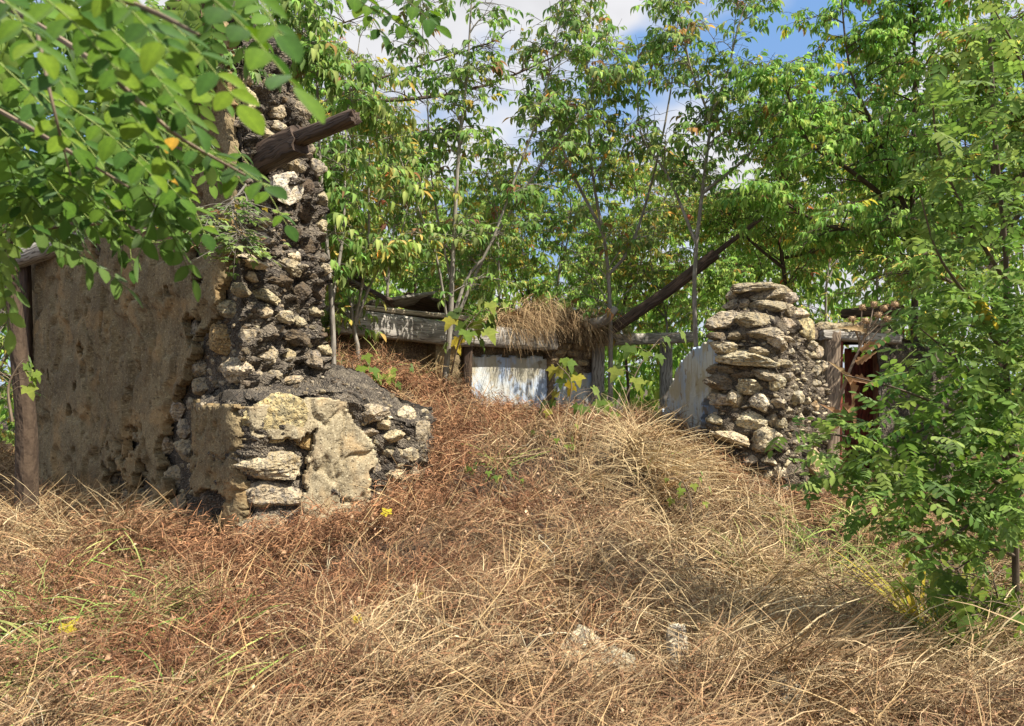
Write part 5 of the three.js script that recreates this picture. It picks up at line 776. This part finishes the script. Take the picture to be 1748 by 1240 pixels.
{ // young tree whose dark trunk stands at the left edge
  const o = { seed: 61, d: 7.0 };
  const g = tree({ ...o, name: 'robinia_tree', label: 'dark slanting robinia trunk at the left edge in front of the gable wall', geos: PINN, r: 0.1, limbs: 3, reach: 0.9, up: 0.3, sag: 0.1, autumn: 0.03, leaves: 3, twigs: 2, from: [0.72], bark: M.barkRed, stems: [[[46, 840], [44, 720], [34, 620], [22, 510], [8, 400], [0, 250], [-20, 60], [-40, -100]], [[12, 430, 7], [60, 300, 6.9], [150, 160, 6.8], [230, 20, 6.8]], [[38, 660, 7], [10, 640, 6.9], [-40, 640, 6.8]]], rs: [1, 0.35, 0.2] });
  tree({ seed: 62, d: 10.5, label: 'green bush growing beyond the low far end of the gable wall', r: 0.04, limbs: 9, reach: 1.1, leaves: 4, from: [0.05], stems: [[[-20, 760], [-10, 600], [20, 450], [40, 300]], [[-15, 650, 10.5], [60, 520, 10.6], [110, 380, 10.7], [160, 250, 10.8]]] });
  tree({ seed: 63, d: 8.4, label: 'leafy creeper spray hanging over the top of the tall gable wall', r: 0.02, noRoot: true, limbs: 14, reach: 0.45, up: 0.1, sag: 0.2, leaves: 4, from: [0.1], autumn: 0.06, tint: [0.9, 0.9, 1.0], stems: [[[250, 20, 8.0], [300, 40, 7.4], [360, 60, 6.9], [420, 105, 6.4]], [[300, 40, 7.4], [340, 10, 7.2], [400, 20, 7.0]], [[330, 60, 7], [320, 100, 6.8], [350, 130, 6.6]]] });
  tree({ seed: 64, d: 6.1, name: 'creeper', label: 'light green creeper leaves on the wall corner below the charred beam', r: 0.01, noRoot: true, limbs: 16, reach: 0.25, up: 0, sag: 0.3, leaves: 3, from: [0.1], autumn: 0.1, geos: LOBED, size: 0.055, tint: [1.0, 1.0, 1.1], stems: [[[420, 315, 6.05], [395, 345, 6.0], [360, 370, 5.95], [300, 380, 6.1]], [[395, 345, 6.0], [400, 380, 5.9], [415, 410, 5.9]]] });
  tree({ seed: 65, d: 12, name: 'dead_tree', label: 'bare dead branches crossing the sky right of the charred beam', r: 0.05, limbs: 3, reach: 0.7, up: 0.4, leaves: 0, twigs: 1, from: [0.55], bark: M.barkDark, stems: [[[425, 720, 12.8], [440, 480, 12.8], [462, 250, 12.6], [600, 178, 12.2], [690, 170, 12], [772, 160, 12], [860, 135, 11.8], [960, 90, 11.6]], [[452, 300, 12.7], [500, 210, 12.5], [620, 145, 12.2], [740, 105, 12.1], [860, 65, 12]], [[450, 320, 12.7], [455, 130, 12.6], [520, 68, 12.5], [640, 20, 12.4]]] });
}
// ------------------------------------------------------------------ robinia shrub at the right
{
  const base = at(1722, 980, 4.6); base.y = hAt(base.x, base.z);
  const g = thing('robinia_shrub', 'leafy green robinia shrub leaning in from the right in front of the doorway', 'shrub', base), stalks = new MB(), limbs = new MB(), B = { n: 300 }, r = rng(81);
  const stems = [[[1735, 1000, 5.4], [1728, 760, 5.3], [1716, 600, 5.3], [1718, 450, 5.3], [1700, 250, 5.2], [1690, 60, 5.1]], [[1730, 800, 5.3], [1680, 730, 5.1], [1600, 690, 4.9], [1520, 660, 4.8], [1440, 640, 4.75]], [[1728, 840, 5.3], [1640, 790, 5.0], [1540, 770, 4.8], [1440, 745, 4.7], [1370, 735, 4.65]], [[1732, 900, 5.4], [1640, 860, 5.0], [1540, 850, 4.8], [1430, 850, 4.7]], [[1722, 620, 5.3], [1660, 520, 5.0], [1600, 430, 4.8], [1570, 330, 4.7]], [[1716, 480, 5.3], [1640, 350, 4.9], [1600, 240, 4.7], [1590, 130, 4.6]], [[1724, 700, 5.3], [1640, 620, 5.0], [1570, 560, 4.8]], [[1730, 880, 5.4], [1690, 870, 5.0], [1620, 920, 4.8], [1540, 950, 4.7]], [[1735, 950, 5.4], [1690, 940, 5.1], [1620, 980, 4.9]], [[1730, 780, 5.3], [1640, 720, 5.2], [1560, 740, 5.0], [1480, 780, 4.9], [1400, 800, 4.8]], [[1710, 400, 5.3], [1760, 250, 5.0], [1740, 100, 4.7], [1700, 20, 4.6]], [[1722, 700, 5.3], [1790, 600, 5.0], [1800, 450, 4.8]], [[1730, 820, 5.3], [1780, 780, 4.8], [1740, 850, 4.5]]];
  const zone = [[1850, -60], [1640, 60], [1590, 130], [1545, 260], [1550, 420], [1560, 560], [1540, 640], [1500, 715], [1390, 715], [1350, 750], [1345, 850], [1480, 890], [1530, 940], [1600, 960], [1680, 930], [1850, 930]], list = [[], []]; let sprays = 0; const C = stems.map((s) => curve(s.map((q) => at(q[0], q[1], q[2] * 0.85)), 18));
  C[0][0].y = base.y - 0.05; C.forEach((c, k) => { if (k) limbs.tube(c, c.map((_, i) => lerp(0.013, 0.003, i / 18)), 6, false); else { const m = new MB(); m.tube(c, c.map((_, i) => lerp(0.02, 0.010, i / 18)), 8); worldMesh('trunk', m.geo(), M.barkDark, g); } });
  C.forEach((c, k) => {
    const n = k ? 118 : 120; for (let j = 0; j < n; j++) {
      const t = lerp(k ? 0.12 : 0.3, 1, r()) * 17.99, i = Math.floor(t), p = c[i].clone().lerp(c[i + 1], t - i), off = V(r() - 0.5, r() - 0.45, r() - 0.5).multiplyScalar(0.52); p.add(off); const [px, py, d] = project(p); if (!inPoly(px + (r() - 0.5) * 50, py + (r() - 0.5) * 50, zone)) continue;
      const outer = k && k < 5 && off.z > 0.05 && sprays < 25;
      if (outer) { sprays++; const e = p.clone().add(V(-0.10 - r() * 0.12, -0.05 - r() * 0.12, (r() - 0.3) * 0.12)); spray(g, stalks, p, e, 6, 0.041, 600 + j + k * 70, B, 0.25); }
      else { const col = GREENS[Math.floor(r() * 5)], q = 0.85 + r() * 0.5; list[j % 2].push({ p: p.sub(base), q: new THREE.Quaternion().setFromEuler(new THREE.Euler((r() - 0.5) * 1.6, r() * 6.28, 0.5 - r() * 1.3)), s: 0.6 + r() * 0.5, c: r() < 0.01 ? [0.6, 0.45, 0.05] : [col[0] * q * 0.66, col[1] * q * 0.72, col[2] * q * 0.55] }); }
    }
  });
  const tw = worldMesh('branches', limbs.geo(), M.barkDark, g); const sm = worldMesh('leaf_stalks', stalks.geo(), M.stalk, g); sm.userData.kind = 'stuff';
  list.forEach((l, k) => scatter('foliage', BROAD[k], M.leaf, l, g));
  void tw;
}
// ------------------------------------------------------------------ small plants
function sprig(name, label, stem, n, size, seed, tones, spread = 0.14) { // a sapling with a few large lobed leaves, each its own part
  const pts = curve(stem.map((q) => at(...q)), 12), g = thing(name, label, 'plant', pts[0].clone()), mb = new MB(), r = rng(seed); mb.tube(pts, pts.map((_, i) => lerp(0.012, 0.004, i / 12)), 6);
  for (let k = 0; k < n; k++) {
    const t = lerp(0.3, 1, k / Math.max(1, n - 1)) * 11.99, i = Math.floor(t), p = pts[i].clone().lerp(pts[i + 1], t - i), az = r() * 6.28, e = p.clone().add(V(Math.cos(az) * spread * (0.5 + r()), 0.02 + r() * 0.06, Math.sin(az) * spread * 0.8 + 0.03)); mb.tube([p, p.clone().lerp(e, 0.5).add(V(0, 0.02, 0)), e], [0.003, 0.0025, 0.002], 4, false);
    const m = new THREE.Mesh(LOBED[k % 3], tones[Math.floor(r() * tones.length)]); m.name = numbered('leaf'); m.castShadow = m.receiveShadow = true; m.position.copy(e).sub(g.position); m.quaternion.copy(quatAxes(V(Math.cos(az) * 0.8, -0.75 - r() * 0.5, Math.sin(az) * 0.8 + 0.2), V(Math.cos(az) * 0.6 + (r() - 0.5) * 0.7, 0.6, Math.sin(az) * 0.5 + 0.5))); m.scale.setScalar(size * (0.7 + r() * 0.6)); g.add(m);
  }
  worldMesh('stalk', mb.geo(), M.twig, g); return g;
}
const LG = [leafMat(0.20, 0.28, 0.04), leafMat(0.16, 0.25, 0.04), leafMat(0.28, 0.33, 0.06), leafMat(0.13, 0.21, 0.04)], LY = [...LG, leafMat(0.62, 0.47, 0.05), leafMat(0.40, 0.36, 0.05)];
sprig('maple_seedling', 'yellow green lobed leaves on the trunk foot of the forked sapling', [[770, 640, 9.5], [782, 590, 9.4], [800, 555, 9.35], [830, 520, 9.3]], 18, 0.16, 31, LY, 0.22);
sprig('maple_seedling', 'lobed seedling in front of the limewashed pier with some yellow leaves', [[955, 760, 8.6], [968, 700, 8.6], [975, 650, 8.65], [950, 620, 8.7]], 15, 0.13, 32, LY, 0.2);
sprig('maple_seedling', 'lobed green spray across the empty door opening', [[1050, 760, 8.8], [1065, 690, 8.8], [1095, 620, 8.85], [1125, 580, 8.9]], 12, 0.13, 33, LG, 0.2);
sprig('maple_seedling', 'low lobed leaves on the crest of the straw heap', [[1010, 760, 8.4], [1015, 715, 8.4], [1030, 690, 8.4]], 9, 0.11, 34, LG, 0.18);
sprig('weed_plant', 'green weeds growing on the rusty bank beside the stub top', [[640, 690, 8.3], [640, 650, 8.4], [655, 630, 8.4]], 14, 0.09, 35, LG, 0.25);
sprig('weed_plant', 'bright green weed at the foot of the twin stem sapling', [[612, 660, 8.1], [606, 640, 8.1], [600, 618, 8.1]], 10, 0.09, 36, LG, 0.16);
sprig('weed_plant', 'small green leaves left of the slanting robinia trunk', [[20, 720, 5.3], [14, 660, 5.3], [30, 625, 5.3]], 9, 0.08, 37, LG, 0.12);
sprig('weed_plant', 'dark green weed low on the middle of the straw mound', [[1180, 900, 6.4], [1178, 850, 6.5], [1165, 820, 6.5]], 12, 0.05, 38, LG, 0.12);
sprig('weed_plant', 'green weed on the left slope of the straw mound', [[870, 850, 6.6], [850, 815, 6.7], [820, 805, 6.7]], 14, 0.05, 39, LG, 0.14);
sprig('weed_plant', 'green bindweed high on the straw mound below the niche', [[960, 800, 7.2], [955, 760, 7.3], [945, 735, 7.3]], 14, 0.05, 40, LG, 0.14);
for (const [x, y, d, lab, s] of [[1640, 975, 4.9, 'low green weeds under the right shrub, left of its trunk', 41], [1700, 985, 4.7, 'bushy green weeds around the foot of the shrub trunk', 42], [1590, 950, 5.4, 'green weeds at the left edge of the shrub shade', 43], [1745, 1050, 4.2, 'dark green weeds at the right edge of the picture', 44], [1690, 1060, 4.3, 'green weeds just behind the dark strap leaved clump', 45]]) { const p = at(x, y, d), y0 = hAt(p.x, p.z), q = project(V(p.x, y0, p.z)); sprig('weed_plant', lab, [[q[0], q[1], d], [q[0] + 8, q[1] - 60, d - 0.03], [q[0] - 6, q[1] - 125, d - 0.05]], 30, 0.075, s, LG, 0.26); }
// yellow fallen leaves
for (const [x, y, d, s, lab] of [[662, 878, 5.75, 0.07, 'bright yellow leaf caught under the right end of the stub'], [108, 1142, 4.0, 0.08, 'yellow green leaf lying at the lower left'], [612, 1105, 4.1, 0.05, 'pale leaf in the middle of the flattened straw'], [715, 1038, 4.6, 0.05, 'small yellow leaf on a bent stalk']]) { const p = at(x, y, d); p.y = Math.max(p.y, hAt(p.x, p.z) + 0.16); const m = mesh('fallen_leaf', LOBED[1], leafMat(0.75, 0.6, 0.05)); m.position.copy(p); m.scale.setScalar(s); m.rotation.set(0.5, x, 0.4); tag(m, lab, 'leaf'); }
{ // dead burdock
  const pts = curve([at(1412, 790, 7.3), at(1428, 700, 7.3), at(1452, 630, 7.3), at(1470, 590, 7.3), at(1488, 545, 7.3)], 16), g = thing('dead_burdock', 'tall withered burdock with curled brown leaves and round burs before the red door', 'plant', pts[0].clone()), mb = new MB(), r = rng(91);
  mb.tube(pts, pts.map((_, i) => lerp(0.018, 0.008, i / 16)), 8);
  const dm = leafMat(0.42, 0.24, 0.13), dm2 = leafMat(0.52, 0.36, 0.2), bm = new THREE.MeshStandardMaterial({ color: new THREE.Color(0.36, 0.24, 0.13), roughness: 1 });
  const burs = [[1472, 525], [1492, 520], [1510, 526], [1528, 520], [1478, 548], [1515, 545], [1462, 560], [1500, 538], [1455, 545]];
  for (const [x, y] of burs) { const e = at(x, y, 7.3 + (r() - 0.5) * 0.2), p = pts[11 + Math.floor(r() * 5)]; mb.tube([p, p.clone().lerp(e, 0.5).add(V(0, -0.02, 0)), e], [0.007, 0.006, 0.005], 5, false); const sp = new MB(); for (let k = 0; k < 46; k++) { const d = V(r() - 0.5, r() - 0.5, r() - 0.5).normalize(), t = d.clone().multiplyScalar(0.045); sp.tube([V(0, 0, 0).addScaledVector(d, 0.012), t], [0.006, 0.001], 4, false); } const b = mesh('bur', mergeGeometries([sp.geo(), (() => { const s = new THREE.IcosahedronGeometry(0.028, 2); const q = mergeVertices(s); return q; })()].map((q) => { q.deleteAttribute('uv'); return q.index ? q : mergeVertices(q); })), bm, g); b.position.copy(e).sub(g.position); }
  for (const [x, y, x2, y2, w] of [[1440, 700, 1425, 740, 0.07], [1452, 660, 1438, 618, 0.07], [1462, 620, 1490, 604, 0.08], [1452, 650, 1496, 650, 0.1], [1470, 600, 1512, 580, 0.1], [1445, 640, 1470, 690, 0.1], [1436, 690, 1470, 720, 0.1], [1480, 570, 1450, 552, 0.08], [1438, 720, 1422, 690, 0.08]]) { const a = at(x, y, 7.3), b = at(x2, y2, 7.15), d = b.clone().sub(a), l = new MB(); blade(l, V(0, 0, 0), d, V(0.3, 0.4, 1), d.length() * 1.1, w * 0.8, (t) => LANCE(t) * (1 + 0.35 * Math.sin(t * 31 + x)), { fold: 1.2, curl: 0.7, rows: 14 }); const m = mesh('withered_leaf', l.geo(), r() < 0.5 ? dm : dm2, g); m.position.copy(a).sub(g.position); }
  worldMesh('stalk', mb.geo(), M.twig, g);
}
{ // green clump at the lower right: arching straps
  const r = rng(95); for (const [x, y, d, n, lab] of [[1655, 1045, 4.4, 40, 'dark green strap leaved clump at the lower right'], [1570, 990, 5.0, 24, 'pale yellow green arching grass clump below the shrub'], [1720, 1000, 4.3, 30, 'green arching clump at the foot of the shrub trunk']]) {
    const p = at(x, y, d); p.y = hAt(p.x, p.z) + 0.06; const g = thing('strap_plant', lab, 'plant', p);
    for (let k = 0; k < n; k++) { const az = r() * 6.28, L = 0.42 + r() * 0.36, mb = new MB(); blade(mb, V(Math.cos(az) * 0.03, 0, Math.sin(az) * 0.03), V(Math.cos(az) * 0.6, 0.75 + r() * 0.4, Math.sin(az) * 0.6), V(-Math.cos(az), 0.5, -Math.sin(az)), L, 0.03, (t) => Math.pow(1 - t, 0.6) * Math.min(1, t * 8 + 0.4), { fold: 0.3, curl: 0.35 + r() * 0.45, rows: 8 }); mesh('leaf', mb.geo(), n === 24 ? LY[4 + (k % 2)] : LG[k % 4], g); }
  }
}

renderer.render(scene, camera);
